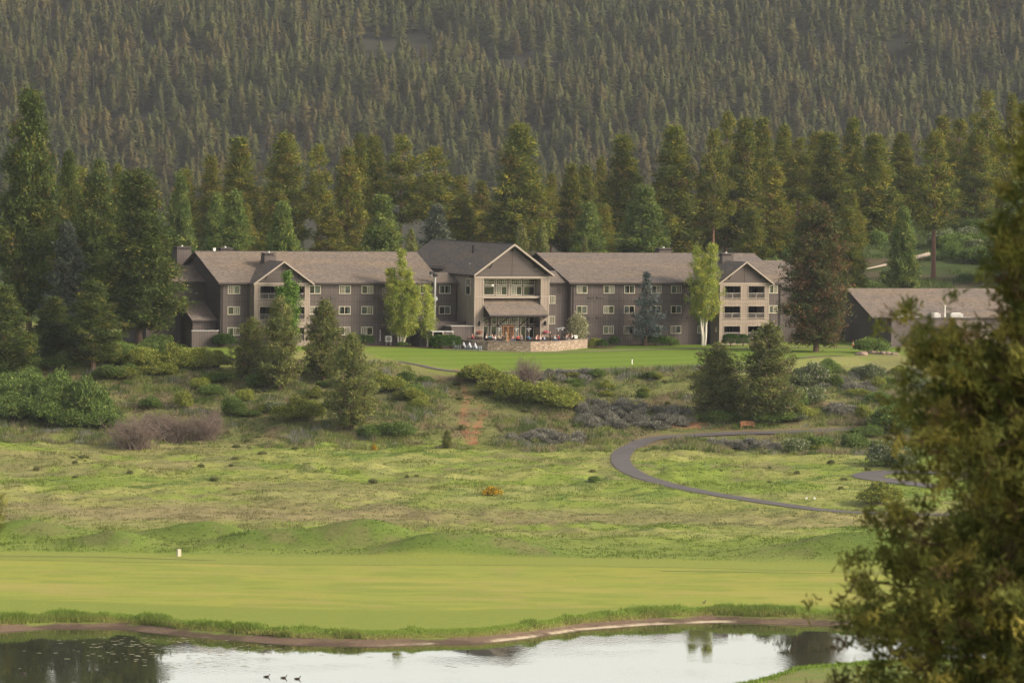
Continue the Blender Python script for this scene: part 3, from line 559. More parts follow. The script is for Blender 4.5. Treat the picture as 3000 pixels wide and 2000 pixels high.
# dead tip
# leafy prototypes
def lob(seed,n,R,H):
    r=random.Random(seed);L=[]
    for i in range(n):
        a=i*2.4+r.random();d=R*.55*math.sqrt((i+.3)/n);q=r.uniform(.42,.6)*R;hz=r.uniform(.55,1)*H*(1-.35*d/R)
        L.append((math.cos(a)*d,math.sin(a)*d,hz*.5,q,hz*.5))
    return L
GBP=[(.11,.17,.04),(.075,.125,.032),(.17,.22,.06)]
BUSH=[leafy(100+i,lob(100+i,9,3,3),4600,.19,GBP,[4,3,2]) for i in range(4)]
YEL=[leafy(110+i,lob(110+i,8,3,3),4600,.19,[(.175,.21,.04),(.11,.15,.034),(.27,.28,.06)],[4,2,3]) for i in range(3)]
FLW=[leafy(120+i,lob(120+i,8,3,3),4600,.18,[(.12,.16,.07),(.17,.20,.09),(.08,.11,.045)],[4,3,2],fl=(.10,(.5,.5,.40))) for i in range(2)]
HDG=[leafy(130+i,[(0,0,.8,1.0,.8),(.5,0,.75,.8,.75),(-.5,.1,.75,.8,.7)],1500,.12,[(.045,.09,.02),(.03,.065,.016),(.07,.12,.03)],[4,3,2],shell=.8) for i in range(2)]
RND=[leafy(140,[(0,0,.8,1,.82)],1300,.11,[(.05,.11,.018),(.035,.08,.014),(.075,.14,.025)],[4,3,2],shell=.85)]
SAGE=[leafy(150+i,lob(150+i,6,.75,.75),420,.17,[(.17,.175,.145),(.115,.115,.10),(.23,.235,.195),(.13,.11,.09)],[4,3,2,1.4],stems=2,bark='twig',up=1.1,wr=.2,shell=.3) for i in range(4)]
WEED=[leafy(160+i,lob(160+i,6,.75,.55),380,.16,[(.14,.165,.055),(.11,.13,.045),(.15,.12,.075)],[4,3,1.5],stems=2,bark='twig',up=.9,wr=.25,shell=.3) for i in range(3)]
BROOM=[leafy(165,lob(165,6,1.2,1.0),700,.14,[(.55,.36,.02),(.10,.13,.03),(.40,.22,.02)],[4,3,2],stems=3)]
def bush(P,x,y,H,R,label,name='bush',cat='bush',group=None,h0=3.1,r0=2.9,i=[0]):
    i[0]+=1;return place(P[i[0]%len(P)],name,('foliage','stems'),x,y,H,R,h0,r0,label,cat,group)
LB='leafy bushes massed at the left edge of the meadow';LX=[-67.5,-66.3,-62,-57.6,-58.9,-56.5,-69.5,-54.9,-61.9,-68]
ORD=['first','second','third','fourth','fifth','sixth','seventh','eighth','ninth','tenth']
for k,(x,y,h,r) in enumerate([(-67.5,723.8,3.9,4.4),(-66.3,730,4.8,3.9),(-62,722.5,5.2,4.4),(-57.6,723.5,7.0,3.7),(-58.9,720.5,3.2,3.8),(-56.5,722.5,5.6,3.2),(-69.5,733,4.2,3),(-54.9,721,3.2,3.5),(-62,728,6,4),(-68,738,4,3.5)]):
    bush(BUSH,x,y,h,r,'rounded leafy bush in the big left thicket, '+ORD[sorted(range(10),key=lambda j:LX[j]).index(k)]+' of ten from the left',group=LB)
for k,(x,y,h,r) in enumerate([(-56.7,752,3,2.8),(-51.6,750,3.6,3.4),(-47.3,749.5,4.2,3.4),(-44,750.5,3.9,2.7),(-41.3,750.2,3,2.4),(-49.5,747,2.4,3),(-54,746,2.2,3)]):
    bush(YEL,x,y,h,r,'bright light green shrub edging the left lawn, '+ORD[sorted([-56.7,-51.6,-47.3,-44,-41.3,-49.5,-54]).index(x)]+' of seven from the left',group='bright shrubs below the left lawn')
bush(BUSH,-68.1,750,3,2.7,'dark green shrub in shade under the far left pines')
bush(YEL,-28.6,725.5,3.6,3.8,'big round light green bush below the orange-trunked juniper')
bush(BUSH,-37.6,728.2,3.2,1.9,'upright green bush alone right of the bare brush')
bush(YEL,-44.6,730.5,3,1.3,'narrow yellowish bush behind the bare brush')
bush(BUSH,-34.8,742.5,3,2.4,'low bush at the foot of the lowest olive juniper')
bush(BUSH,-41,745,1.8,2.7,'spreading low shrub left of the junipers')
for x,y,h,r in [(-4.6,747.5,3,3.3),(-1.5,742,3.4,3.3),(.9,739,3.4,3.3),(4.5,736,3.6,3.6),(7.5,735,3,3),(3,738.5,2.8,2.7),(6.9,733.2,2.4,2.7),(-6,749,2.2,2)]:
    bush(YEL,x,y,h,r,'yellow-green willow bush in the clump under the terrace, '+ORD[sorted([-4.6,-1.5,.9,4.5,7.5,3,6.9,-6]).index(x)]+' of eight from the left',group='willow clump on the slope')
for x,y,h,r in [(-16.6,741,2.6,2.7),(-14.1,736.5,2.2,2.4),(-18.5,743.5,2.4,2.1),(-12.6,733,1.6,1.8)]:
    bush(YEL,x,y,h,r,'dull green scrub left of the dirt trail, '+ORD[sorted([-16.6,-14.1,-18.5,-12.6]).index(x)]+' of four from the left',group='scrub left of the trail')
bush(BUSH,-15.4,717.2,2.6,2.9,'wide green bush at the slope foot right of the dark round juniper')
bush(BUSH,-18.3,717.2,2,2.6,'dark green bush under the dark round juniper')
bush(FLW,42.1,745.5,3.9,3.2,'large white-blossomed shrub right of the largest pale juniper')
bush(FLW,40.7,735,3.2,2.8,'smaller pale blossomed shrub in front of the large blossomed one')
bush(BUSH,38.8,733,3.4,2.4,'green shrub between the largest juniper and the blossomed shrubs')
bush(YEL,48.1,729,2.6,1.5,'lone yellow-green upright shrub on the right slope')
bush(BUSH,41,712.5,2.3,2.3,'grey-green bush beside the path loop, leftmost of three')
bush(BUSH,45.7,711.8,2.9,2.2,'grey-green bush in the middle of three by the road bend')
bush(FLW,49.1,694.8,3.7,3.4,'large silvery willow bush over the road bend')
bush(FLW,51,692,2.8,2,'small silvery bush touching the large silvery willow')
bush(YEL,44.6,645,2.9,3,'sparse twiggy bush in front of the road bend')
bush(BUSH,35.8,725.8,2.0,3.5,'low leafy growth at the foot of the largest pale juniper')
bush(BUSH,29,727,2,3.3,'low leafy growth under the squat twin-topped juniper')
bush(BUSH,52.2,723.5,4.2,3.8,'dark tangled thicket beside the foreground juniper')
bush(FLW,50.5,751.5,2.4,2.1,'pale round shrub on the grass bank below the cone')
bush(BUSH,10.5,669.5,.9,.9,'small dark clump in the meadow left of the path loop')
bush(BUSH,53,783,2.6,2.9,'dark bush by the rocks in front of the flat-roofed building')
place(BROOM[0],'broom_bush',('foliage','stems'),-2.1,650.2,1.15,1.3,1,1.1,'yellow flowering broom bush in the middle of the meadow','bush')
place(BROOM[0],'broom_bush',('foliage','stems'),-18,704,.9,.4,1,1.1,'tiny yellow broom sprig near the slope foot','bush')
for a in [(HDG,-41.3,768.6,1.9,1.9,'wide clipped green shrub at the left corner of the lodge'),(HDG,-21.5,777.6,1.6,1.6,'dark oval clipped shrub left of the air-conditioning unit'),
 (RND,-10.3,775.6,1.9,1.7,'tall clipped bush left of the white chairs, left of the pair'),(RND,-8.7,776.2,1.9,1.4,'clipped bush touching the terrace wall, right of the pair'),
 (YEL,12.2,788,1.7,1.3,'yellowish shrub at the right end of the terrace wall'),(RND,13.3,787.5,1.2,.9,'small round bright shrub at the terrace wall end'),(HDG,15.2,794.6,1.4,1.1,'dark little shrub under the right wing ground windows'),
 (RND,21.4,796.6,1.6,1.7,'round shrub beside the blue spruce'),(BUSH,23.6,797.6,1.5,1.8,'loose green shrub right of the blue spruce'),
 (RND,32.6,797.6,1.8,1.35,'round bright clipped shrub at the right bay, left of two'),(RND,34.5,798.6,1.7,.9,'narrow bright clipped shrub at the right bay, right of two'),(BUSH,-11.4,781,1.2,1.2,'small shrub under the left birch'),(BUSH,-15.8,778.5,.8,1.2,'low plant at the foot of the left birch')]:
    P,x,y,h,r,l=a;bush(P,x,y,h,r,l,name='shrub',cat='shrub',h0=3.1 if P in (YEL,BUSH) else 1.6,r0=2.9 if P in (YEL,BUSH) else (1.3 if P is HDG else 1.0))
rr=random.Random(41)
for i in range(44):
    x=rr.uniform(-54,-8);y=rr.uniform(728,757)
    if -47<x<-40 and y<735: continue
    if x>-20 and y>748: y-=12
    if x>-11 or i%3==2: continue
    bush(rr.choice((BUSH,YEL,YEL,FLW) if i%5==0 else (BUSH,YEL)),x,y,rr.uniform(1.0,2.3),rr.uniform(1.1,2.2),'ragged low shrub scattered on the slope left of the dirt trail',group='low shrubs on the left slope')
for i in range(26):
    x=rr.uniform(-72,-50);y=rr.uniform(744,768)
    bush(BUSH,x,y,rr.uniform(1.8,3.6),rr.uniform(2,3.2),'dark shaded shrub under the left pines',group='shrubs under the left pines')
for i in range(34):
    x=rr.uniform(36,60);y=rr.uniform(706,757)
    if float(near_paths(np.array([x]),np.array([y]))[0])<3: continue
    bush(rr.choice((BUSH,YEL,FLW)),x,y,rr.uniform(1.0,2.4),rr.uniform(1.1,2.2),'ragged shrub on the slope right of the bench',group='low shrubs on the right slope')
for i in range(16):
    x=rr.uniform(8,27);y=rr.uniform(740,752)
    bush(rr.choice((BUSH,YEL)),x,y,rr.uniform(.8,1.5),rr.uniform(.9,1.6),'small scrubby bush high on the slope below the lawn path',group='small bushes under the lawn path')
# hillside shrubs right behind the lodge
rr=random.Random(8)
for i in range(90):
    x=rr.uniform(46,100);y=rr.uniform(835,915) if i<42 else rr.uniform(958,1030)
    if y<915 and x>60 and y>878: y-=35
    if i%6==1 and not 57<x<83: tree(('young','dense','brown')[i%3],x,y+60,rr.uniform(11,17),rr.uniform(3,4),'mid-sized pine rising out of the shrubs on the right slope',group='mid-sized pines on the right slope')
    if 60<x<78 and 925<y<985: continue
    bush(FLW if (i%3==0 and y>950) else BUSH,x,y,rr.uniform(2.2,4.6),rr.uniform(2.2,4),'leafy understory shrub on the green slope right of the lodge',group='understory shrubs on the right slope')
rr=random.Random(9)
for i in range(26): x=-62+i*4.6+rr.uniform(-1,1);bush(BUSH,x,rr.uniform(940,985),rr.uniform(4,6),rr.uniform(3,4),'dark undergrowth just above the lodge roof line',group='undergrowth behind the lodge')
# hedge
tag(link('hedge',leafy(170,[(q*.9-6,0,1.4,1.2,1.4) for q in range(14)],5200,.2,[(.06,.11,.02),(.04,.08,.018),(.10,.15,.03)],[4,3,2],stems=3,shell=.75)[0]),'long clipped green hedge behind the central roof','hedge').location=(-6.5,935,23.9)
# sagebrush
rr=random.Random(12);cnt=0
SG=[(4.8,716.3,5.0,3.4,55,'sage patch right of the dirt trail'),(17,727,8,6,95,'large sage patch above the path bend'),(11,734,5,3,30,'large sage patch above the path bend'),(8.5,750,5,2.5,18,'sage on the upper slope'),(31,712.5,5,2.2,34,'sage beside the path loop'),(46.5,745,4.5,2.8,26,'sage on the right slope'),(45,731,4.5,2.4,26,'sage on the right slope')]
for cx,cy,rx,ry,n,g in SG:
    for i in range(n):
        a=rr.uniform(0,6.28);d=math.sqrt(rr.random());x=cx+math.cos(a)*d*rx;y=cy+math.sin(a)*d*ry
        if float(near_paths(np.array([x]),np.array([y]))[0])<1.9: continue
        o=link('sagebrush',SAGE[cnt%4][0]);cnt+=1;sc=rr.uniform(.8,1.6);o.location=(x,y,gp(x,y)-.05);o.scale=(sc,sc,sc*rr.uniform(.8,1.2));o.rotation_euler=(0,0,rr.uniform(0,6.28))
        tag(o,'silvery sagebrush in the '+g,'sagebrush',g)
for i in range(105):
    x=rr.uniform(-60,60);y=rr.uniform(660,752) if i%3 else rr.uniform(712,752)
    if abs(x)>y*.092 or float(near_paths(np.array([x]),np.array([y]))[0])<2.2 or (x<-48 and y>712): continue
    o=link('scrub_tuft',WEED[i%3][0]);sc=rr.uniform(.3,.95)**1.2;o.location=(x,y,gp(x,y)-.05);o.scale=(sc,sc,sc*rr.uniform(1,1.6));o.rotation_euler=(0,0,rr.uniform(0,6.28))
    tag(o,'small low scrub clump dotted over the meadow and slope','scrub','scattered scrub clumps')
# bare brush
def brush(seed,R,H,n):
    rng=np.random.default_rng(seed);b=MB();a=rng.uniform(0,6.28,n);lean=rng.uniform(.1,1,n)**.7
    for i in range(n):
        x0,y0=rng.normal(0,R*.25,2);dx,dy=math.cos(a[i])*lean[i]*R,math.sin(a[i])*lean[i]*R;h=H*rng.uniform(.5,1)*(1-.4*lean[i]);m1=(x0+dx*.45,y0+dy*.45,h*.62);e=(x0+dx,y0+dy,h)
        b.tube((x0,y0,-.2),m1,.04,.028,'twig',3,False);b.tube(m1,e,.028,.012,'twig',3,False)
        for j in range(4): f=rng.uniform(.2,1);p=[m1[k]*(1-f)+e[k]*f for k in range(3)];b.tube(p,[p[0]+rng.normal(0,.35),p[1]+rng.normal(0,.35),p[2]+rng.uniform(.0,.6)],.018,.008,'twig',3,False)
    return b.mesh('twigs')
BR=[brush(1,3,4,230),brush(2,3,4,230)]
for i,(x,y,h,r,l) in enumerate([(-49.6,702.5,5.2,3.9,'leftmost bare grey-brown brush nearest the meadow'),(-44.8,712,4.6,3.2,'bare brown brush in the middle of the dry thicket'),(-41,712.5,4.6,2.9,'bare brown brush at the right end of the dry thicket'),(-47.6,715,4,2.6,'bare brush at the back of the dry thicket'),(-39.9,719,4.3,1.3,'tall thin bare bush at the back right of the dry thicket'),(2.1,745,5.2,2.2,'bare pinkish tall shrub standing above the willow clump'),(84,884,8,1.5,'pale leafless saplings on the slope behind the flat-roofed building')]):
    o=link('bare_bush',BR[i%2]);o.location=(x,y,gp(x,y));o.scale=(r/3.,r/3.,h/4.);tag(o,l,'bare bush')
# birches and small broadleaf trees
def birch(seed,H,R,stems,pal,wts,n=5200,ls=.16,bark='birch_bark',low=.22,top_=.15,tr=.13,pk=.35):
    rng=np.random.default_rng(seed);b=MB();C=[];D=[]
    for (sx,sy,h) in stems:
        p=Vector((sx*.15,sy*.15,-.3));top=Vector((sx,sy,h*H));k=9;last=p
        for j in range(1,k+1):
            f=j/k;q=Vector((p.x+(top.x-p.x)*f+rng.normal(0,.05),p.y+(top.y-p.y)*f,p.z+(top.z-p.z)*f));b.tube(last,q,tr*(1-(j-1)/k)**.8+.02,tr*(1-f)**.8+.015,bark,6);last=q
            if f>low:
                for w in range(11):
                    a=rng.uniform(0,6.28);L=R*(1-(1-top_)*max(0,(f-pk)/(1-pk))**1.3)*(.55+.45*min(1,(f-low+.1)/.2))*rng.uniform(.35,1);L=max(L,.45);e=q+Vector((math.cos(a)*L*.75,math.sin(a)*L*.75,L*.75*rng.uniform(.5,1.2)));b.tube(q,e,.03,.01,bark,3,False)
                    for u in range(7): g=rng.uniform(.25,1.05);C.append(q+(e-q)*g+Vector(rng.normal(0,.24,3))-Vector((0,0,rng.uniform(0,.35))));D.append((math.cos(a),math.sin(a),-.3))
    C=np.array([tuple(c) for c in C]);D=np.array(D);m_=max(4,int(n*3/len(C)));V=tris(rng,C,D,m_,.17,ls,ls*.42,-.1,.4)
    t_=np.clip(C[:,2]/H,0,1);cc=colmix(rng,len(C),pal,wts);cc=np.repeat(np.repeat(cc,m_,0)*rng.uniform(.8,1.2,(len(C)*m_,1)),3,0)
    return npmesh('crown',V,np.arange(len(V)).reshape(-1,3),['foliage'],cc),b.mesh('trunk')
BP=[(.29,.34,.06),(.20,.27,.05),(.42,.43,.09)]
place(birch(200,13.5,3.5,[(0,0,1),(-1.5,.2,.8),(1.0,.3,.78),(2.2,-.4,.6)],BP,[4,3,2.5],n=15000,ls=.17,low=.16,top_=.0),'birch_tree',('crown','trunk'),-16.2,778.6,13.5,1,13.5,1,'multi-stemmed bright green birch left of the terrace','birch tree',rz=0)
place(birch(201,9,1.7,[(0,0,1),(.4,.2,.8)],BP,[4,3,2],n=2600,tr=.1),'birch_tree',('crown','trunk'),-12.4,779.4,8.6,1,9,1,'small slender birch on the right side of the multi-stemmed one','birch tree',rz=0)
place(birch(202,14,3.9,[(-1.0,0,.97),(1.1,.2,1.0),(.1,.3,.86)],BP,[4,3,2.5],n=11500,ls=.17,tr=.17,low=.28,pk=.5),'birch_tree',('crown','trunk'),28.6,798.8,14.4,1,14,1,'tall white-trunked birch in front of the right wing','birch tree',rz=0)
place(birch(203,9.5,2.4,[(0,0,1),(-.9,0,.8),(.9,.3,.85)],[(.10,.19,.03),(.06,.13,.022),(.16,.24,.05)],[4,3,2],n=5200,ls=.24,bark='bark'),'maple_tree',('crown','trunk'),-32.3,769.6,10.2,1,9.5,1,'bright green maple in front of the left balcony bay','maple tree',rz=0)
place(birch(204,4.6,1.9,[(0,0,.9),(-.7,0,.75),(.8,.2,.7)],[(.42,.40,.26),(.14,.16,.07),(.25,.26,.13)],[4,3,3],n=3200,ls=.17,bark='bark',low=.3,tr=.07),'flowering_tree',('crown','trunk'),9.6,786,4.4,1,4.6,1,'small cream-blossomed tree over the right end of the terrace','flowering tree',rz=0,z=16.2)
# ---------------- hillside forest ----------------
def fartree(seed):
    rng=np.random.default_rng(seed);V=[];F=[];K=[];nt=13;H=15.5;Rm=rng.uniform(2.9,4.4);sh=rng.uniform(.55,.85)
    for t in range(nt):
        f=t/nt;z0=2.0+f*(H-2.6);R=Rm*(1-f)**sh*rng.uniform(.8,1.12)+.15;h=(H-2)/nt*1.75;n=9;k=len(V);cx,cy=rng.normal(0,.08,2);a0=rng.uniform(0,6.28)
        V.append((cx,cy,min(z0+h,H)));K.append(1.15)
        for i in range(n): a=a0+6.283*i/n;r=R*(rng.uniform(.85,1.25) if i%2 else rng.uniform(.35,.7));V.append((cx+math.cos(a)*r,cy+math.sin(a)*r,z0+rng.uniform(-.35,.25)));K.append(rng.uniform(.75,1.2))
        for i in range(n): F.append((k,k+1+i,k+1+(i+1)%n))
    m=70;a=rng.uniform(0,6.28,m);t=rng.uniform(0,.95,m);r=Rm*(1-t)**sh
    for i in range(m):
        k=len(V);z=2.2+t[i]*(H-2.6);c,s_=math.cos(a[i]),math.sin(a[i]);q=r[i]*rng.uniform(1.0,1.35)+.1;w=.2
        V+=[(c*r[i]*.4,s_*r[i]*.4,z+.6),(c*q-s_*w,s_*q+c*w,z),(c*q+s_*w,s_*q-c*w,z+.1)];F.append((k,k+1,k+2));g=rng.uniform(.7,1.35);K+=[g]*3
    k=len(V)
    for q in range(3): V.append((.16*math.cos(q*2.1),.16*math.sin(q*2.1),-1));K.append(-1)
    V.append((0,0,14));K.append(-1);F+=[(k,k+1,k+3),(k+1,k+2,k+3),(k+2,k,k+3)]
    return np.array(V),np.array(F),np.array(K)
FT=[fartree(i) for i in range(8)]
SN=(np.array([(-.2,0,-1),(.2,0,-1),(0,.25,-1),(0,0,11),(0,0,7),(.9,0,7.6),(.05,0,7.3),(0,0,5),(-.8,.2,5.8),(0,0,5.3)],float),np.array([[0,1,3],[1,2,3],[2,0,3],[4,5,6],[7,8,9]]),np.full(10,-1.))
rng=np.random.default_rng(77);sp=6.5
gx,gy=np.meshgrid(np.arange(-420,420,sp),np.arange(2150,2960,sp*1.05));gx=gx.ravel()+rng.uniform(-.48,.48,gx.size)*sp;gy=gy.ravel()+rng.uniform(-.48,.48,gy.size)*sp
k=(np.abs(gx)<gy*.115)&(fbm(gx,gy,60,401,3)+rng.uniform(-.16,.16,gx.size)<.66);gx=gx[k];gy=gy[k];gzv=terrain(gx,gy);o_=np.argsort(gy);gx=gx[o_];gy=gy[o_];gzv=gzv[o_]
hs_=rng.uniform(.34,1.12,len(gx))*(.9+.35*fbm(gx,gy,45,411,2));kind=rng.random(len(gx));tn=fbm(gx,gy,50,421,3)
def ftcol(i): 
    g=np.array((.054,.061,.017));b_=np.array((.080,.066,.023));q=sst(.42,.85,tn[i]*.6+kind[i]*.4);c=g*(1-q)+b_*q
    return c*rng.uniform(.75,1.35)
heroes=[i for i in range(len(gx)) if gy[i]>2235 and abs(gx[i])<gy[i]*.094 and kind[i]<.95][:300];hs=set(heroes)
FTM=[];
for v in range(8):
    for cc in ((.054,.061,.017),(.062,.066,.018),(.078,.066,.023)):
        Vv,Ff,kk=FT[v];c=np.where(kk[:,None]<0,np.array((.09,.075,.06))[None],np.array(cc)[None]*np.abs(kk)[:,None]);FTM.append(npmesh('far_tree',Vv,Ff,['foliage'],c))
for j,i in enumerate(heroes):
    o=link('hillside_pine',FTM[(j*7+int(kind[i]*20))%24]);s=hs_[i];o.location=(gx[i],gy[i],gzv[i]);o.scale=(s*rng.uniform(.85,1.3),)*2+(s,);o.rotation_euler=(0,0,rng.uniform(0,6.28))
    tag(o,'hazy pine in the lowest visible rows of the forested hillside','pine tree','nearest pines of the forested hillside')
VV=[];FF=[];CC=[];off=0
for i in range(len(gx)):
    if i in hs: continue
    sn=kind[i]>.985;Vv,Ff,kk=SN if sn else FT[i%8];a=rng.uniform(0,6.28);ca,sa=math.cos(a),math.sin(a);s=hs_[i];w=s*rng.uniform(.8,1.3)
    P=np.stack([(Vv[:,0]*ca-Vv[:,1]*sa)*w+gx[i],(Vv[:,0]*sa+Vv[:,1]*ca)*w+gy[i],Vv[:,2]*s+gzv[i]],1)
    c=ftcol(i)*np.abs(kk)[:,None];bk=kk<0;c[bk]=(.15,.125,.105) if sn else (.06,.05,.04)
    VV.append(P);FF.append(Ff+off);CC.append(c);off+=len(P)
tag(link('hillside_forest',npmesh('hillside_forest',np.concatenate(VV),np.concatenate(FF),['foliage'],np.concatenate(CC))),'hazy conifer forest covering the whole mountainside behind','forest',kind='stuff')
# ---------------- foreground junipers ----------------
def foreground(seed,H,prof,nb,az0=None,limbs=[]):
    rng=np.random.default_rng(seed);C=[];D=[];T=[];b=MB()
    zs=np.array([p[0] for p in prof]);rs=np.array([p[1] for p in prof])
    def limb(z,a,r,up):
        p=Vector((0,0,z));n=6;last=p;d=Vector((math.cos(a),math.sin(a),0))
        for j in range(1,n+1):
            f=j/n;q=p+d*r*f+Vector((0,0,up*r*f*f))+Vector(rng.normal(0,.03,3))*r*.5
            b.tube(last,q,.045*(1-(j-1)/n)+.008,.045*(1-f)+.006,'bark_orange',5,False)
            if f>.15:
                m_=int(3+r*4)
                for k in range(m_):
                    s=q+Vector(rng.normal(0,.09+.12*r*.5,3))*(1.15-.4*f);C.append(tuple(s));dd=(s-p);dd.normalize();D.append(tuple(dd));T.append(rng.uniform(.7,1.3))
            last=q
    for i in range(nb):
        z=H*(.08+.92*rng.uniform(0,1)**.9);r=float(np.interp(z,zs,rs))*rng.uniform(.55,1.02);limb(z-r*.12,rng.uniform(0,6.28),max(r,.15),rng.uniform(-.05,.35))
    for z,a,r,up in limbs: limb(z,a,r,up)
    C=np.array(C);D=np.array(D);m_=38;V=tris(rng,C,D,m_,.05,.09,.0135,.45,.4)
    cc=colmix(rng,len(C),[(.19,.19,.045),(.125,.14,.036),(.27,.235,.055),(.15,.11,.05)],[4,3,2,1])*np.array(T)[:,None];cc=np.repeat(np.repeat(cc,m_,0)*rng.uniform(.75,1.25,(len(C)*m_,1)),3,0)
    cr=npmesh('crown',V,np.arange(len(V)).reshape(-1,3),['foliage'],cc)
    n=10
    for k in range(n): b.tube((0,0,k/n*H*.95-(.6 if k==0 else 0)),(rng.normal(0,.02),rng.normal(0,.02),(k+1)/n*H*.95),.16*(1-k/n)+.02,.16*(1-(k+1)/n)+.02,'bark',8)
    return cr,b.mesh('trunk')
g0=gp(5.85,50)
zz=lambda yd:47-(yd*1.2755-388)*50/15680-g0
PR=[(0,2.9),(zz(1600),2.9),(zz(1500),2.72),(zz(1400),2.75),(zz(1300),2.6),(zz(1200),2.5),(zz(1130),2.35),(zz(1050),2.05),(zz(950),2.2),(zz(850),2.15),(zz(800),1.6),(zz(770),1.4),(zz(700),1.3),(zz(560),1.32),(zz(480),1.25),(zz(400),1.12),(zz(300),1.0),(zz(200),.95),(zz(100),.75),(zz(0),.4),(zz(-60),.1)]
place(foreground(300,zz(-60),PR,520,limbs=[(zz(960),math.pi-.05,2.1,.45),(zz(900),math.pi+.1,2.0,.25),(zz(1380),math.pi,2.55,.1),(zz(1440),math.pi+.2,2.5,0),(zz(1560),math.pi-.1,2.7,-.1)]),'juniper_tree',('crown','trunk'),5.85,50,1,1,1,1,'large blurred juniper in the foreground at the right edge','juniper tree',rz=0)
g1=gp(-5.62,40);tp=45.3-g1
place(foreground(301,tp,[(0,.9),(tp-2.4,1.05),(tp-1.55,1.1),(tp-1.25,1.3),(tp-.9,.9),(tp-.4,.5),(tp,.1)],80,limbs=[(44.0-g1-.1,0,1.58,.05),(43.8-g1-.1,.1,1.5,.1)]),'juniper_tree',('crown','trunk'),-5.62,40,1,1,1,1,'small blurred juniper with only its branch tip at the left edge','juniper tree',rz=0)
# ---------------- lodge ----------------
TH=R_(25)
LO=empty('lodge',(-42.014,770,15.6),TH);tag(LO,'long dark brown three-storey lodge with a tan central gable and bays','lodge')
def gable(b,u0,u1,v0,v1,we,wr,m,t=.2,axis='u'):
    # roof with ridge along axis; we eave height (top), wr ridge height
    if axis=='u':
        vm=(v0+v1)/2
        for a,c in ((v0,vm),(v1,vm)): b.prism([(u0,a,we),(u1,a,we),(u1,c,wr),(u0,c,wr)],(0,0,-t),m,'dark_trim')
    else:
        um=(u0+u1)/2
        for a,c in ((u0,um),(u1,um)): b.prism([(a,v0,we),(a,v1,we),(c,v1,wr),(c,v0,wr)],(0,0,-t),m,'dark_trim')
WR=random.Random(21)
def window(parent,u0,u1,w0,w1,v,kind=None,grid=None,axis=0,f=.055):
    """sliding window on a plane v=const (axis 0) or u=const (axis 1, looking to -u)"""
    def bx(b,a0,a1,d0,d1,h0,h1,m):
        if axis==0: b.box(a0,a1,v-d1,v-d0,h0,h1,m)
        else: b.box(v-d1,v-d0,a0,a1,h0,h1,m)
    b=MB();bx(b,u0+.01,u1-.01,.0,.012,w0+.01,w1-.01,'room_dark')
    bx(b,u0-.02,u1+.02,0,.10,w1-f,w1+.02,'window_frame');bx(b,u0-.04,u1+.04,0,.12,w0-.03,w0+f,'window_frame')
    bx(b,u0-.02,u0+f,0,.10,w0+f,w1-f,'window_frame');bx(b,u1-f,u1+.02,0,.10,w0+f,w1-f,'window_frame')
    um=(u0+u1)/2
    if kind!='fixed': bx(b,um-.035,um+.035,.0,.09,w0+f,w1-f,'window_frame')
    def mun(a0,a1,nx,nz):
        for i in range(1,nx): x=a0+(a1-a0)*i/nx;bx(b,x-.02,x+.02,.04,.075,w0+f,w1-f,'window_frame')
        for i in range(1,nz): z=w0+(w1-w0)*i/nz;bx(b,a0,a1,.04,.072,z-.02,z+.02,'window_frame')
    if kind=='fixed':
        if grid: mun(u0+f,u1-f,*grid)
    else:
        g=WR.choice((0,1,2))
        if g==0: mun(u0+f,um,3,4)
        if g==1: mun(um,u1-f,3,4)
    o=b.build('window',parent)
    p=MB();bx(p,u0+f*.8,u1-f*.8,.052,.057,w0+f*.8,w1-f*.8,'glass');p.build('pane',o)
    side=WR.random()
    if kind=='fixed':
        if side<.45:
            c=MB();a=u0+.05 if WR.random()<.5 else u1-.4*(u1-u0);bx(c,a,a+.35*(u1-u0),.016,.022,w0+.05,w1-.05,'curtain');c.build('curtain',o)
    else:
        c=MB()
        if side<.38: bx(c,u0+.05,um,.016,.022,w0+.04,w1-.04,'curtain');
        elif side<.72: bx(c,um,u1-.05,.016,.022,w0+.04,w1-.04,'curtain')
        else: bx(c,u0+.05,u0+.4,.016,.022,w0+.04,w1-.04,'curtain');bx(c,u1-.5,u1-.05,.016,.022,w0+.04,w1-.04,'curtain')
        if WR.random()<.55: bx(c,um if side<.38 else u0+.05,u1-.05 if side<.38 else um,.016,.02,w0+.04,w1-.04,'curtain_shade')
        c.build('curtain',o)
    return o
ROWS=[(7.67,8.84),(4.67,5.81),(1.66,2.80)]
# left wing walls
b=MB();b.box(0,37.35,0,18,-1,9.2,'siding_front','siding_side')
b.build('wing_wall',LO)
b=MB();b.prism([(.03,0,9.2),(.03,18,9.2),(.03,9,13.2)],(.25,0,0),'lap_siding');b.build('gable_wall',LO)
b=MB();b.prism([(34.2,0,9.2),(34.2,18,9.2),(34.2,9,13.2)],(.25,0,0),'lap_siding');b.build('gable_wall',LO)
b=MB();gable(b,-.62,34.7,-.62,18.6,9.32,13.56,'shingles');b.box(-.62,34.7,8.9,9.1,13.5,13.6,'dark_trim')
b.build('wing_roof',LO)
b=MB();b.prism([(34.4,-.6,9.33),(37.9,-.6,9.33),(37.3,2.7,10.7),(34.4,2.7,10.7)],(0,0,-.2),'shingles','dark_trim');b.box(34.4,37.3,2.7,14,9,10.5,'siding_front')
b.build('link_roof',LO)
def trims(b,u0,u1,v,sk=()):
    for w in (7.5,6.52,4.5,3.5,1.42):
        b.box(u0,u1,v-.045,v,w-.06,w+.06,'dark_trim')
b=MB();trims(b,0,4.3,0);trims(b,13.1,37.3,0);b.box(-.02,.12,-.05,0,0,9.1,'dark_trim');b.box(-.6,37.3,-.72,-.62,9.08,9.26,'dark_trim')
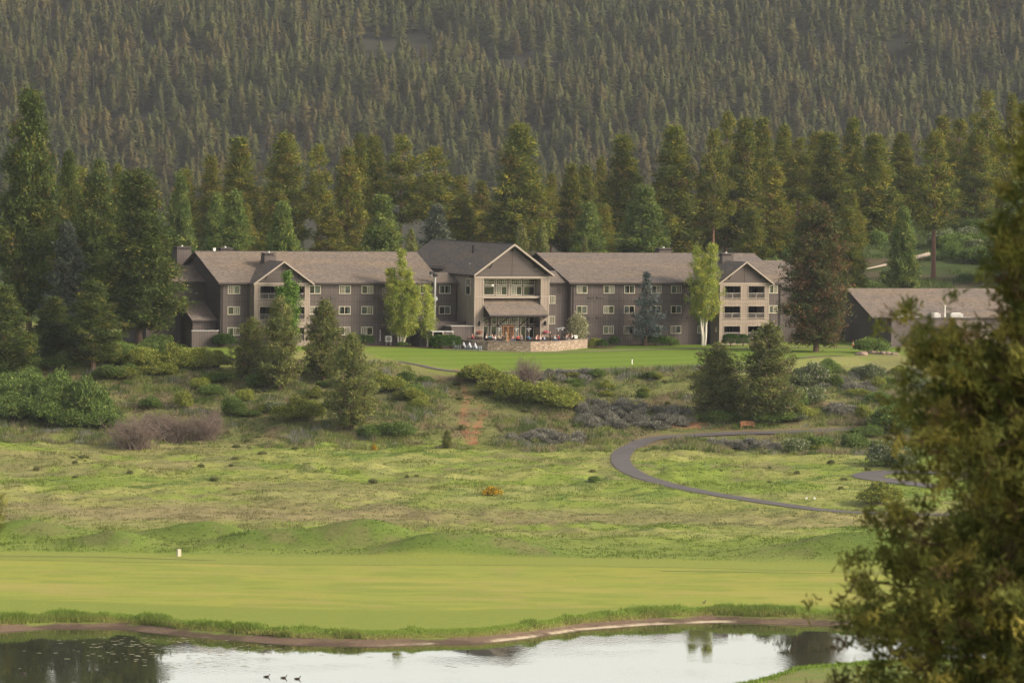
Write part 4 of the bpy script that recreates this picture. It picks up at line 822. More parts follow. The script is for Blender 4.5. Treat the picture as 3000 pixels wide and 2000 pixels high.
for w in (7.5,6.52,4.5,3.5): b.box(-.045,0,0,18,w-.06,w+.06,'dark_trim')
b.build('wall_trim',LO)
# right wing
b=MB();b.box(55.95,91.2,0,20,-1.5,9.2,'siding_front','siding_side');b.build('wing_wall',LO)
b=MB();b.prism([(55.98,0,9.2),(55.98,22,9.2),(55.98,11.2,12.9)],(.25,0,0),'lap_siding');b.box(55.5,55.95,11.1,11.25,9.2,12.6,'dark_trim');b.build('gable_wall',LO)
b=MB();gable(b,55.35,92.2,-.62,23,9.32,13.42,'shingles');b.box(55.35,92.2,11.1,11.3,13.36,13.46,'dark_trim');b.build('wing_roof',LO)
b=MB();gable(b,92,98.6,1.5,24,8.6,12.3,'shingles');b.box(91.2,97.8,2.2,23,-1.5,8.7,'siding_front','siding_side');b.build('rear_wing',LO)
b=MB();trims(b,55.95,79.1,0);trims(b,87.5,91.2,0);b.box(55.9,56.1,-.05,0,-.5,9.1,'dark_trim');b.box(55.3,92.2,-.72,-.62,9.08,9.26,'dark_trim');b.build('wall_trim',LO)
# link right
b=MB();b.box(49.4,55.95,1,16,-1,9.2,'siding_front','siding_side');b.box(49.4,55.9,.95,1,3.5,3.62,'dark_trim');b.box(49.4,55.9,.95,1,6.5,6.62,'dark_trim');b.build('link_wall',LO)
b=MB();b.prism([(49.3,.4,9.3),(56,.4,9.3),(56,4.2,10.9),(49.3,4.2,10.9)],(0,0,-.2),'shingles','dark_trim');b.box(49.4,56,4.2,15,9.2,10.7,'siding_front');b.build('link_roof',LO)
# windows
for u0,u1,rows in [(1.11,2.94,(0,1,2)),(13.75,15.52,(0,1,2)),(18.5,20.3,(0,1,2)),(22.08,23.87,(0,1,2)),(26.82,28.54,(0,1,2)),(30.6,32.25,(0,1)),(34.45,36.25,(0,1)),
    (56.85,58.54,(0,1,2)),(61.3,63.0,(0,1,2)),(64.7,66.4,(0,1,2)),(69.15,70.84,(0,1,2)),(72.53,74.22,(0,1,2)),(77.0,78.65,(0,1,2)),(89.1,90.47,(0,1,2))]:
    for r in rows: window(LO,u0,u1,ROWS[r][0],ROWS[r][1],0)
for w0,w1 in ((6.13,7.28),(3.12,4.26)): window(LO,52.8,53.75,w0,w1,1,'fixed',(3,4))
for u in (15.72,17.16,24.02,25.5,58.68,60.12,67.2,75.2):
    for w in (6.86,3.85):
        g=MB();g.box(u,u+1.08,-.10,0,w,w+.36,'dark_trim')
        for k in range(4): g.box(u+.05,u+1.03,-.125,-.10,w+.05+k*.08,w+.085+k*.08,'siding_front')
        g.build('vent_grille',LO)
for u,v in ((.25,0),(13.3,0),(29.4,0),(37.2,0),(56.25,0),(67.9,0),(78.9,0),(90.9,0),(51.3,1)):
    b=MB();b.box(u-.05,u+.05,v-.17,v-.07,-.4,8.9,'dark_wood');b.build('downpipe',LO)
# balcony bays
def bay(u0,u1,vf,ops,peakw,label=None):
    b=MB();o1,o2=ops;fl=[(-1.0,.93),(2.82,3.83),(5.81,6.83),(8.83,9.3)]
    for a,c in ((u0,o1[0]),(o1[1],o2[0]),(o2[1],u1)): b.box(a,c,vf,vf+.3,-1,9.3,'tan_front','tan_side')
    for z0,z1 in fl:
        for a,c in (o1,o2): b.box(a,c,vf+.002,vf+.28,z0,z1,'tan_front')
        b.box(u0+.3,u1-.3,vf+.28,1.6,z1-.2,z1-.02,'tan_trim')
    # side walls, the left one pierced by small openings
    b.box(u1-.3,u1,vf+.3,0,-1,9.3,'tan_side')
    for z0,z1 in ((-1,1.9),(2.7,4.9),(5.72,7.88),(8.78,9.3)): b.box(u0,u0+.3,vf+.3,-.2,z0,z1,'tan_side')
    for z0,z1 in ((1.9,2.7),(4.9,5.72),(7.88,8.78)): b.box(u0,u0+.3,vf+.3,vf+.75,z0,z1,'tan_side');b.box(u0,u0+.3,vf+1.35,-.2,z0,z1,'tan_side')
    b.box((o1[1]+o2[0])/2-.1,(o1[1]+o2[0])/2+.1,vf+.3,.02,-1,9.3,'dark_trim')
    b.build('bay_wall',LO)
    t=MB()
    for w in (9.12,6.5,3.5,5.0+2.0,4.02): t.box(u0-.03,u1+.03,vf-.05,vf,w-.05,w+.05,'tan_trim')
    t.box(u0-.06,u1+.06,vf-.08,vf,9.12,9.32,'tan_trim')
    for a in (u0,u1-.14): t.box(a,a+.14,vf-.045,vf,-1,9.1,'tan_trim')
    for z0,z1 in ((.93,2.82),(3.83,5.81),(6.83,8.83)):
        for a,c in (o1,o2):
            t.box(a-.09,a,vf-.06,vf,z0-.05,z1+.09,'tan_trim');t.box(c,c+.09,vf-.06,vf,z0-.05,z1+.09,'tan_trim');t.box(a,c,vf-.06,vf,z1,z1+.09,'tan_trim')
    t.build('bay_trim',LO)
    g=MB();um=(u0+u1)/2;g.prism([(u0,vf+.02,9.32),(u1,vf+.02,9.32),(um,vf+.02,peakw-.32)],(0,.3,0),'lap_siding');g.box(um-.03,um+.03,vf-.02,vf+.02,9.35,peakw-.45,'dark_trim');g.build('gable_wall',LO)
    r=MB();gable(r,um-4.72,um+4.72,vf-.65,8.0,9.18,peakw,'shingles',axis='v')
    for s in (-1,1): r.prism([(um+s*4.74,vf-.72,9.22),(um,vf-.72,peakw+.04),(um,vf-.72,peakw-.20),(um+s*4.74,vf-.72,8.96)],(0,.08,0),'tan_trim')
    r.build('bay_roof',LO)
    for s in (-1,1): 
        k=MB()
        for q in (.55,): k.box(um+s*4.72*q-.08,um+s*4.72*q+.08,vf-.6,vf+.02,9.18+(peakw-9.18)*(1-q)-.42,9.18+(peakw-9.18)*(1-q)-.26,'dark_wood');k.tube((um+s*4.72*q,vf-.55,9.18+(peakw-9.18)*(1-q)-.3),(um+s*4.72*q,vf,9.18+(peakw-9.18)*(1-q)-.8),.06,.06,'dark_wood',4)
        k.build('bracket',LO)
    k=MB();k.box(um-.08,um+.08,vf-.6,vf+.02,peakw-.5,peakw-.34,'dark_wood');k.build('bracket',LO)
    for z0,z1 in ((3.83,5.81),(6.83,8.83),(.93,2.82)):
        for a,c in (o1,o2):
            d=MB();d.box(a-.2,c+.2,-.06,-.03,z0+.0,z1-.1,'room_dark');m_=(a+c)/2
            for x in (a+.25,m_,c-.25): d.box(x-.04,x+.04,-.10,-.06,z0,z1-.12,'dark_trim')
            if WR.random()<.7: d.box(m_-.7,m_-.1,-.085,-.062,z0,z1-.15,'curtain_shade')
            if WR.random()<.5: d.box(m_+.2,m_+.75,-.085,-.062,z0,z1-.15,'curtain_shade')
            d.build('balcony_door',LO)
            q=MB();q.box(a,c,vf+.04,vf+.11,z0+.90,z0+.97,'metal_rail');q.box(a,c,vf+.05,vf+.1,z0+.08,z0+.13,'metal_rail')
            for i in range(int((c-a)/.16)): x=a+.08+i*.16;q.box(x-.012,x+.012,vf+.06,vf+.085,z0+.13,z0+.9,'metal_rail')
            q.box(m_-.035,m_+.035,vf+.03,vf+.115,z0+.05,z0+.97,'metal_rail');q.build('balcony_railing',LO)
bay(4.38,13.03,-2.1,((5.24,8.0),(9.4,12.22)),12.42)
bay(79.16,87.46,-3.0,((79.96,82.68),(83.97,86.72)),12.5)
# central block
CF=-6.1;CB=-4.1
b=MB();b.box(37.4,38.8,CF,CB,-.3,10.2,'tan_front','tan_side');b.box(48.1,49.4,CF,CB,-.3,10.2,'tan_front','tan_side')
b.box(38.8,48.1,CF+.02,CB,9.98,10.2,'tan_front');b.box(37.4,49.4,CB,22,-1,10.3,'siding_front','tan_side');b.box(38.1,48.7,6,22,10.3,11.6,'tan_side')
b.box(38.8,48.1,CF+.3,CB,7.15,7.38,'tan_trim');b.build('central_wall',LO)
b=MB()
for a,c in ((37.36,38.84),(48.06,49.44)):
    for w in (7.4,10.12): b.box(a,c,CF-.05,CF,w-.07,w+.07,'tan_trim')
    b.box(a,a+.14,CF-.04,CF,0,10.1,'tan_trim');b.box(c-.14,c,CF-.04,CF,0,10.1,'tan_trim')
b.box(37.3,49.5,CF-.1,CF,10.1,10.34,'tan_trim');b.box(43.7,43.95,CB-.16,CB,7.4,9.95,'tan_trim');b.box(38.8,48.1,CF+.26,CF+.34,7.3,7.5,'tan_trim')
for x in (40.72,46.75,45.55,41.98): b.box(x-.1,x+.1,CB-.12,CB,.8,4.6,'siding_front')
b.build('central_trim',LO)
b=MB();b.prism([(37.5,CF+.02,10.34),(49.3,CF+.02,10.34),(43.4,CF+.02,14.65)],(0,.3,0),'lap_siding');b.box(43.37,43.43,CF-.02,CF+.02,10.4,14.4,'dark_trim');b.build('gable_wall',LO)
b=MB()
for s in (-1,1):
    b.prism([(43.4+s*6.42,CF-.7,10.62),(43.4+s*6.42,5.5,10.62),(43.4,5.5,15.1),(43.4,CF-.7,15.1)],(0,0,-.22),'shingles','dark_trim')
    b.prism([(43.4+s*5.7,5.5,11.12),(43.4+s*5.7,22.6,11.12),(43.4,22.6,15.1),(43.4,5.5,15.1)],(0,0,-.22),'shingles','dark_trim')
    b.prism([(43.4+s*6.45,CF-.8,10.64),(43.4,CF-.8,15.16),(43.4,CF-.8,14.86),(43.4+s*6.45,CF-.8,10.34)],(0,.1,0),'tan_trim')
b.box(43.3,43.5,CF-.7,22.6,15.05,15.15,'dark_trim')
b.build('central_roof',LO)
for q in (-.55,.55,0):
    b=MB();x=43.4+6.42*q;w=10.62+4.48*(1-abs(q))-.3;b.box(x-.09,x+.09,CF-.7,CF+.02,w-.2,w,'dark_wood');b.tube((x,CF-.62,w-.1),(x,CF,w-.75),.07,.07,'dark_wood',4);b.build('bracket',LO)
UP=[(39.72,9.07,41.45,9.93),(41.72,9.07,43.48,9.93),(44.12,9.05,45.88,9.91),(46.16,9.05,47.95,9.91)]
for u0,w0,u1,w1 in UP: window(LO,u0,u1,w0,w1,CB,'fixed',(5,2),f=.06)
for i,(u0,w0,u1,w1) in enumerate([(39.72,7.59,41.44,8.86),(41.72,7.57,43.5,8.86),(44.14,7.57,45.9,8.86),(46.18,7.56,47.94,8.86)]): window(LO,u0,u1,w0,w1,CB,'fixed' if i in (0,3) else None,f=.06)
for u0,w0,u1,w1,g in [(39.7,3.29,40.52,4.36,0),(41.01,3.28,41.86,4.36,0),(42.19,3.3,43.69,4.37,1),(43.88,3.29,45.41,4.37,1),(45.77,3.28,46.6,4.35,0),(47.11,3.28,47.98,4.34,0),(39.72,.9,40.54,3.06,0),(40.97,.9,41.88,3.06,0),(45.79,.9,46.62,3.04,0),(47.14,.9,47.94,3.04,0)]:
    window(LO,u0,u1,w0,w1,CB,'fixed',(4,3) if g else None,f=.06)
for u0,u1 in ((42.12,42.7),(44.87,45.45)): window(LO,u0,u1,.9,3.06,CB,'fixed',(2,6),f=.06)
for u0,u1 in ((42.92,43.77),(43.81,44.66)):
    d=MB();d.box(u0,u0+.12,CB-.08,CB,.72,3.1,'door_wood');d.box(u1-.12,u1,CB-.08,CB,.72,3.1,'door_wood');d.box(u0+.12,u1-.12,CB-.08,CB,2.92,3.1,'door_wood');d.box(u0+.12,u1-.12,CB-.08,CB,.72,1.15,'door_wood')
    d.box(u0+.12,u1-.12,CB-.03,CB-.02,1.15,2.92,'room_dark')
    for x in (1,2): d.box(u0+.12+(u1-u0-.24)*x/3-.015,u0+.12+(u1-u0-.24)*x/3+.015,CB-.07,CB-.03,1.15,2.92,'door_wood')
    for z in (1.6,2.05,2.5): d.box(u0+.12,u1-.12,CB-.068,CB-.03,z-.015,z+.015,'door_wood')
    o=d.build('entrance_door',LO);h=MB();hx=u1-.07 if u0<43.5 else u0+.07;h.tube((hx,CB-.14,1.65),(hx,CB-.14,1.95),.02,.02,'metal_dark',6);h.box(hx-.015,hx+.015,CB-.14,CB-.08,1.78,1.82,'metal_dark');h.build('handle',o)
for v0,v1,w0,w1 in ((-4.65,-2.97,9.12,9.92),(-4.67,-2.97,7.62,8.87)): window(LO,v0,v1,w0,w1,37.4,'fixed',(4,2) if w0>9 else None,axis=1)
# canopy
b=MB();b.prism([(38.86,-8.25,4.82),(48.35,-8.25,4.82),(48.35,CB,7.42),(38.86,CB,7.42)],(0,0,-.2),'shingles','dark_trim');b.build('canopy_roof',LO)
b=MB()
for i in range(14): x=39.1+i*.69;b.prism([(x-.05,-8.1,4.68),(x+.05,-8.1,4.68),(x+.05,CB,7.2),(x-.05,CB,7.2)],(0,0,-.16),'dark_wood')
b.box(38.9,48.3,-7.9,-7.72,4.42,4.62,'dark_wood')
for x in (39.25,42.05,45.5,47.9): b.tube((x,-7.8,4.45),(x,CB,2.9 if 40<x<47 else 3.5),.08,.08,'dark_wood',5)
for x in (38.95,48.25): b.box(x-.09,x+.09,-7.9,CF if x<40 else CB,4.42,4.6,'dark_wood');b.tube((x,-7.8,4.5),(x,CF,3.9),.07,.07,'dark_wood',5)
b.build('canopy_frame',LO)
# chimneys, vents
def chimney(u0,u1,v0,v1,w0,w1):
    b=MB();b.box(u0,u1,v0,v1,w0,w1-.55,'siding_front','siding_side');b.box(u0-.06,u1+.06,v0-.06,v1+.06,w1-.55,w1-.42,'dark_trim')
    for i in range(4): b.box(u0+.1+i*(u1-u0-.2)/4,u0+.1+(i+.6)*(u1-u0-.2)/4,v0+.1,v1-.1,w1-.42,w1-.28,'room_dark')
    b.box(u0-.05,u1+.05,v0-.05,v1+.05,w1-.28,w1-.12,'dark_trim');b.tube(((u0+u1)/2,(v0+v1)/2,w1-.12),((u0+u1)/2,(v0+v1)/2,w1+.1),.18,.18,'metal_grey',8);b.build('chimney',LO)
chimney(8.0,9.8,3.0,4.4,10.5,13.6);chimney(82.6,84.5,3.0,4.4,10.5,13.7);chimney(4.8,6.6,12,13.4,11.8,14.1);chimney(77.2,79.3,13.5,15,11.5,14.2)
chimney(-1.5,.7,13.5,15.5,8,14.2)
b=MB();b.box(2.5,2.8,9.2,9.5,13.4,13.95,'white_paint');b.box(2.45,2.85,9.15,9.55,13.95,14.02,'white_paint');b.build('roof_vent',LO)
b=MB();b.tube((41.2,3,13.3),(41.2,3,14.6),.16,.16,'metal_dark',8);b.tube((41.2,3,14.6),(41.2,3,14.72),.24,.24,'metal_dark',8);b.build('roof_vent',LO)
b=MB();b.tube((38.9,-1,11.6),(38.9,-1,12.25),.07,.07,'metal_grey',8);b.tube((38.9,-1,12.25),(38.9,-1,12.35),.1,.1,'metal_dark',8);b.build('roof_vent',LO)
# annexes at the left end
b=MB();b.box(-9,-.02,6.3,16,-1,9.4,'siding_front','siding_side');b.prism([(-9.6,5.7,9.3),(.0,5.7,9.3),(0,10.8,11.5),(-9.6,10.8,11.5)],(0,0,-.2),'shingles','dark_trim');b.prism([(-9.6,16,9.3),(0,16,9.3),(0,10.8,11.5),(-9.6,10.8,11.5)],(0,0,-.2),'shingles','dark_trim');b.box(-9,-.02,6.25,6.3,5.2,5.32,'dark_trim');b.build('annex',LO)
b=MB();b.box(-3.6,-.02,1.7,6.3,-1,3.9,'siding_front','siding_side');b.prism([(-4.0,1.1,3.9),(-.05,1.1,3.9),(-.05,6.3,6.4),(-4.0,6.3,6.4)],(0,0,-.2),'shingles','dark_trim');b.prism([(-3.6,1.75,3.6),(-3.6,6.3,3.6),(-3.6,6.3,6.0)],(.1,0,0),'lap_siding');b.build('low_annex',LO)
b=MB();b.box(-4.55,-.4,-.4,-.3,-.4,2.35,'siding_front');b.box(-4.55,-4.45,-.3,1.6,-.4,2.35,'siding_side');b.box(-4.6,-.35,-.44,-.26,2.35,2.43,'metal_grey');b.build('service_enclosure',LO)
# low blocks before the centre
b=MB();b.box(30.0,37.38,-3.2,-.02,-1,3.6,'siding_front','siding_side');b.box(29.9,37.36,-3.3,-.02,3.6,3.72,'dark_trim');b.box(33.9,37.35,-5.9,-3.2,-1,3.05,'siding_front','siding_side');b.box(33.7,37.38,-6.05,-3.32,3.05,3.18,'metal_rail')
b.build('service_block',LO)
b=MB();b.box(30.6,34.0,-6.4,-3.3,2.3,2.4,'metal_grey')
for x,y in ((30.7,-6.3),(33.9,-6.3),(32.3,-6.3)): b.box(x-.07,x+.07,y-.07,y+.07,-.3,2.3,'tan_trim')
b.box(32.4,33.85,-6.25,-6.2,-.3,2.2,'siding_front');b.build('service_shelter',LO)
b=MB();b.tube((33.35,-.9,3.7),(33.35,-.9,10.2),.21,.21,'metal_grey',12)
for z in (5.5,7.6,9.2): b.tube((33.35,-.9,z),(33.35,-.9,z+.07),.23,.23,'metal_grey',12)
b.tube((33.35,-1.35,10.35),(33.35,-.7,10.35),.26,.26,'metal_dark',10);b.box(32.5,33.15,-1.3,-.8,10.5,10.9,'metal_dark');b.tube((32.75,-1.05,10.3),(32.75,-.1,10.2),.06,.06,'metal_grey',6);b.tube((33.4,-1.2,6.93),(33.4,-1.08,6.93),.33,.33,'metal_grey',14);b.tube((33.4,-1.1,6.93),(33.35,-.9,6.93),.1,.1,'metal_grey',8)
b.build('flue_pipe',LO)
b=MB();b.box(25.05,25.12,-.1,-.03,.7,2.4,'white_paint');b.tube((25.1,-.07,2.4),(25.9,-.07,2.75),.04,.04,'metal_dark',6);b.build('conduit',LO)
# outside unit (stands by itself)
ac=empty('air_conditioner',LO.matrix_world@Vector((0,0,0)));
bpy.context.view_layer.update();MW=Matrix.Translation((-42.014,770,15.6))@Matrix.Rotation(TH,4,'Z')
def lw(u,v,w=None):
    p=MW@Vector((u,v,w or 0));return (p.x,p.y,p.z if w is not None else gp(p.x,p.y))
ac.location=lw(26.2,-.55,.55);ac.rotation_euler=(0,0,TH);tag(ac,'white outdoor air-conditioning unit against the left wing wall','air conditioner')
b=MB();b.box(-.48,.48,-.18,.18,.1,.95,'white_paint');b.box(-.4,-.3,-.2,.2,-.6,.1,'metal_rail');b.box(.3,.4,-.2,.2,-.6,.1,'metal_rail');b.build('casing',ac)
b=MB();b.tube((-.08,-.19,.52),(-.08,-.21,.52),.33,.33,'metal_rail',18);b.tube((-.08,-.21,.52),(-.08,-.225,.52),.12,.12,'metal_grey',12);b.build('fan_grille',ac)
# lamps and baskets
for u,l in ((38.12,'dark wall lantern on the left tan pillar of the entrance'),(48.76,'dark wall lantern on the right tan pillar of the entrance')):
    o=empty('wall_lantern',lw(u,CF,3.1),TH);tag(o,l,'lantern')
    b=MB();b.box(-.08,.08,-.05,-.0,.1,.7,'metal_dark');b.tube((0,-.05,.65),(0,-.3,.85),.025,.025,'metal_dark',6);b.tube((0,-.3,.85),(0,-.3,.7),.025,.025,'metal_dark',6);b.build('bracket',o)
    b=MB();b.lathe((0,-.3,0),[(.06,0),(.13,.1),(.16,.5),(.2,.52),(.03,.7),(0,.7)],'metal_dark',8);b.build('lamp_shade',o)
for u,m_,l in ((38.08,'petal_red','hanging basket of dull red flowers on the left pillar'),(48.82,'petal_pink','hanging basket of bright pink flowers on the right pillar')):
    o=empty('hanging_basket',lw(u,CF,1.85),TH);tag(o,l,'flower basket');rng=np.random.default_rng(4)
    b=MB();b.lathe((0,-.35,0),[(.02,0),(.2,.08),(.3,.28),(.28,.3),(0,.3)],'bark',10);b.box(-.015,.015,-.36,0,.9,.93,'metal_dark');b.tube((0,-.35,.3),(0,-.35,.92),.01,.01,'metal_dark',4);b.build('basket',o)
    c=rng.normal(0,.17,(60,3))*np.array((1.25,1,.55))+np.array((0,-.35,.38));V=tris(rng,c,c*0,4,.04,.09,.05);link('flowers',npmesh('flowers',V,np.arange(len(V)).reshape(-1,3),[m_]),o)
o=empty('pendant_lamp',lw(40.63,-5.3,9.98),TH);tag(o,'round white globe lamp hanging in the upper entrance recess','lamp')
b=MB();b.lathe((0,0,-1.15),[(0,0),(.12,.04),(.18,.18),(.12,.32),(0,.36)],'white_paint',12);b.build('globe',o);b=MB();b.tube((0,0,-.8),(0,0,0),.012,.012,'metal_dark',5);b.build('cord',o)
# ---------------- outbuilding ----------------
OB=empty('service_building',(54.5,806,15.6),R_(22));tag(OB,'low dark building with brown gable roof and flat front block at the right','building')
b=MB();b.box(0,24,0,17,-1,4.4,'lap_siding');b.prism([(.02,0,4.4),(.02,17,4.4),(.02,8.5,8.05)],(.25,0,0),'lap_siding');b.build('wall',OB)
b=MB();gable(b,-.7,24.5,-.7,17.7,4.35,8.4,'shingles');b.build('roof',OB)
b=MB();b.box(-.06,.02,7.4,9.6,5.2,6.9,'dark_trim')
for i in range(9): b.box(-.09,-.06,7.5,9.5,5.3+i*.17,5.38+i*.17,'siding_side')
b.box(-.1,0,8.42,8.58,5.2,6.9,'dark_trim');b.build('louvre_vent',OB)
b=MB();b.box(.7,15.8,-4.6,-.02,-1,4.3,'lap_siding');b.box(.6,15.9,-4.7,-4.55,4.2,4.42,'dark_trim');b.box(.66,15.8,-4.63,-4.6,-1,2.0,'siding_front');b.box(.7,15.7,-4.5,-.1,4.3,4.34,'membrane');b.build('flat_roofed_block',OB)
b=MB();b.box(-.04,0,1.2,15.8,-1,2.2,'siding_side');b.box(-.08,0,10.5,12.6,-1,2.1,'room_dark');b.box(-.1,-.04,7.8,10.4,-1,2.2,'siding_side');b.build('side_panelling',OB)
for u0,u1,l in ((2.2,4.4,0),(8.0,9.6,0),(11.2,13.4,0)):
    b=MB();b.box(u0,u1,-3.2,-1.8,4.34,4.95,'membrane');b.box(u0+.3,u1-.3,-3.0,-2.0,4.95,5.08,'metal_grey');b.build('roof_unit',OB)
b=MB();b.tube((10.4,-3,4.3),(10.4,-3,6.1),.07,.07,'white_paint',8);b.tube((10.4,-3,6.1),(10.4,-3,6.2),.17,.17,'white_paint',8);b.build('vent_pipe',OB)
b=MB();b.box(11.3,15.5,-7.4,-4.65,-1,2.6,'tan_front','tan_side');b.prism([(10.9,-7.9,2.6),(15.9,-7.9,2.6),(15.9,-4.65,4.0),(10.9,-4.65,4.0)],(0,0,-.18),'shingles','dark_trim');b.build('porch',OB)
# ---------------- terrace ----------------
TW=[(-7.9,783.5),(-7.69,778.99),(-5.8,775.6),(-3.44,774.23),(2.73,773.78),(6.71,776.87),(11.11,787.06)]
TE=empty('terrace',(0,780,15.4));tag(TE,'raised stone-walled dining terrace in front of the central gable','terrace')
b=MB();c=MB();n=len(TW)
def offs(P,d):
    out=[]
    for i,p in enumerate(P):
        a=Vector(P[max(0,i-1)]);q=Vector(P[min(n-1,i+1)]);t_=(q-a).normalized();nn=Vector((-t_.y,t_.x));out.append((p[0]+nn.x*d,p[1]+nn.y*d))
    return out
IN=offs(TW,.45);CO=offs(TW,-.07);CI=offs(TW,.52)
for i in range(n-1):
    (x0,y0),(x1,y1)=TW[i],TW[i+1];(a0,b0),(a1,b1)=IN[i],IN[i+1]
    z1a=1.38 if i<5 else 1.38;b.prism([(x0,y0-780,-1),(x1,y1-780,-1),(a1,b1-780,-1),(a0,b0-780,-1)],(0,0,2.32),'stone_wall')
    (x0,y0),(x1,y1)=CO[i],CO[i+1];(a0,b0),(a1,b1)=CI[i],CI[i+1];c.prism([(x0,y0-780,1.32),(x1,y1-780,1.32),(a1,b1-780,1.32),(a0,b0-780,1.32)],(0,0,.1),'concrete')
b.build('retaining_wall',TE);c.build('wall_cap',TE)
f=MB();f.poly([(x,y-780,.94) for x,y in IN]+[(12,10,.94),(4,12,.94),(-8.5,6.5,.94)],'patio_floor');f.build('paving',TE)
FZ=16.34
# ---------------- people ----------------
def skin(name,J,E,m,lv=1):
    """grow one continuous body from joints: J={name:(x,y,z,r)}, E=[(a,b)]"""
    k=list(J);me=bpy.data.meshes.new(name);me.from_pydata([J[q][:3] for q in k],[(k.index(a),k.index(b)) for a,b in E],[])
    o=bpy.data.objects.new('tmp',me);COL.objects.link(o);md=o.modifiers.new('s','SKIN')
    for i,q in enumerate(k): me.skin_vertices[0].data[i].radius=(J[q][3],)*2
    me.skin_vertices[0].data[0].use_root=True
    sb=o.modifiers.new('u','SUBSURF');sb.levels=lv;sb.render_levels=lv
    bpy.context.view_layer.update();dg=bpy.context.evaluated_depsgraph_get();r=bpy.data.meshes.new_from_object(o.evaluated_get(dg));r.name=name
    bpy.data.objects.remove(o);r.materials.clear();r.materials.append(MATS[m])
    for p in r.polygons: p.use_smooth=True
    return r
def figure(pose):
    # faces -Y; z=0 floor
    if pose=='stand': hp=.93;kn=[(.10,-.02,.50),(-.10,.03,.5)];ft=[(.11,0,.08),(-.11,.05,.08)];lean=0
    else: hp=.50;kn=[(.13,-.42,.52),(-.13,-.42,.52)];ft=[(.13,-.40,.08),(-.14,-.36,.08)];lean={'sit':-.06,'lean':-.2,'back':.06}[pose]
    sh=hp+.50;J={'pelvis':(0,0,hp,.14),'waist':(0,lean*.3,hp+.2,.12),'chest':(0,lean*.7,hp+.40,.15),'neck':(0,lean,sh+.06,.06),'chin':(0,lean-.02,sh+.14,.075),'head':(0,lean-.01,sh+.24,.10),'crown':(0,lean,sh+.31,.075),'nose':(0,lean-.115,sh+.2,.018)}
    E=[('pelvis','waist'),('waist','chest'),('chest','neck'),('neck','chin'),('chin','head'),('head','crown'),('head','nose')];S=dict(J)
    hz=.78-0 if pose!='stand' else .86
    for s,q in ((1,'l'),(-1,'r')):
        i=0 if s>0 else 1
        J['sh'+q]=(s*.19,lean,sh-.02,.065);el_=(s*.24,lean-.06 if pose!='stand' else .02,sh-.28);J['el'+q]=(*el_,.045)
        hand=(s*.13,lean-.32,sh-.22) if pose!='stand' else (s*.26,-.05,sh-.53)
        if pose=='lean': hand=(s*.10,lean-.2,sh+.02)
        J['wr'+q]=(*hand,.028);d=(Vector(hand)-Vector(el_)).normalized();pm=Vector(hand)+d*.06;J['pa'+q]=(*pm,.034)
        E+=[('chest','sh'+q),('sh'+q,'el'+q),('el'+q,'wr'+q),('wr'+q,'pa'+q)]
        for f in range(4):
            o_=Vector(((f-1.5)*.02,0,0));t1=pm+d*.05+o_;t2=t1+d*.03+Vector((0,-.01,-.02-.003*f));J[f'f{f}{q}']=(*t1,.009);J[f'g{f}{q}']=(*t2,.008);E+=[('pa'+q,f'f{f}{q}'),(f'f{f}{q}',f'g{f}{q}')]
        th=pm+Vector((-s*.04,0,.01));J['t'+q]=(*th,.01);E+=[('pa'+q,'t'+q)]
        J['hp'+q]=(s*.10,-.02,hp-.02,.10);J['kn'+q]=(*kn[i],.065);J['an'+q]=(*ft[i],.042);J['to'+q]=(ft[i][0],ft[i][1]-.16,.05,.04)
        E+=[('pelvis','hp'+q),('hp'+q,'kn'+q),('kn'+q,'an'+q),('an'+q,'to'+q)]
    body=skin('body',J,E,'skin')
    g=lambda n,dr:(J[n][0],J[n][1],J[n][2],J[n][3]+dr)
    T={n:g(n,.022) for n in ('waist','chest','shl','shr','ell','elr')};T['pelvis']=g('pelvis',.02);T['neckb']=(J['neck'][0],J['neck'][1],J['neck'][2]-.04,.075)
    shirt=skin('shirt',{k:T[k] for k in ('chest','waist','pelvis','neckb','shl','shr','ell','elr')},[('chest','waist'),('waist','pelvis'),('chest','neckb'),('chest','shl'),('chest','shr'),('shl','ell'),('shr','elr')],'cloth_white')
    P={n:g(n,.02) for n in ('pelvis','hpl','hpr','knl','knr','anl','anr')};tr_=skin('trousers',P,[('pelvis','hpl'),('pelvis','hpr'),('hpl','knl'),('hpr','knr'),('knl','anl'),('knr','anr')],'cloth_denim')
    h=J['head'];hair=skin('hair',{'a':(0,h[1]+.03,h[2]+.05,.1),'b':(0,h[1]+.06,h[2]-.04,.08),'c':(0,h[1]+.08,h[2]-.14,.05)},[('a','b'),('b','c')],'hair_dark')
    return body,shirt,tr_,hair
FIG={p:figure(p) for p in ('sit','lean','back','stand')}
def person(pose,x,y,z,rz,shirt,trousers,hair,label):
    o=empty('person',(x,y,z),rz);tag(o,label,'person','diners on the terrace')
    for m_,n_,c in zip(FIG[pose],('body','shirt','trousers','hair'),(None,shirt,trousers,hair)):
        q=link(n_,m_,o)
        if c: q.material_slots[0].link='OBJECT';q.material_slots[0].material=MATS[c]
    return o
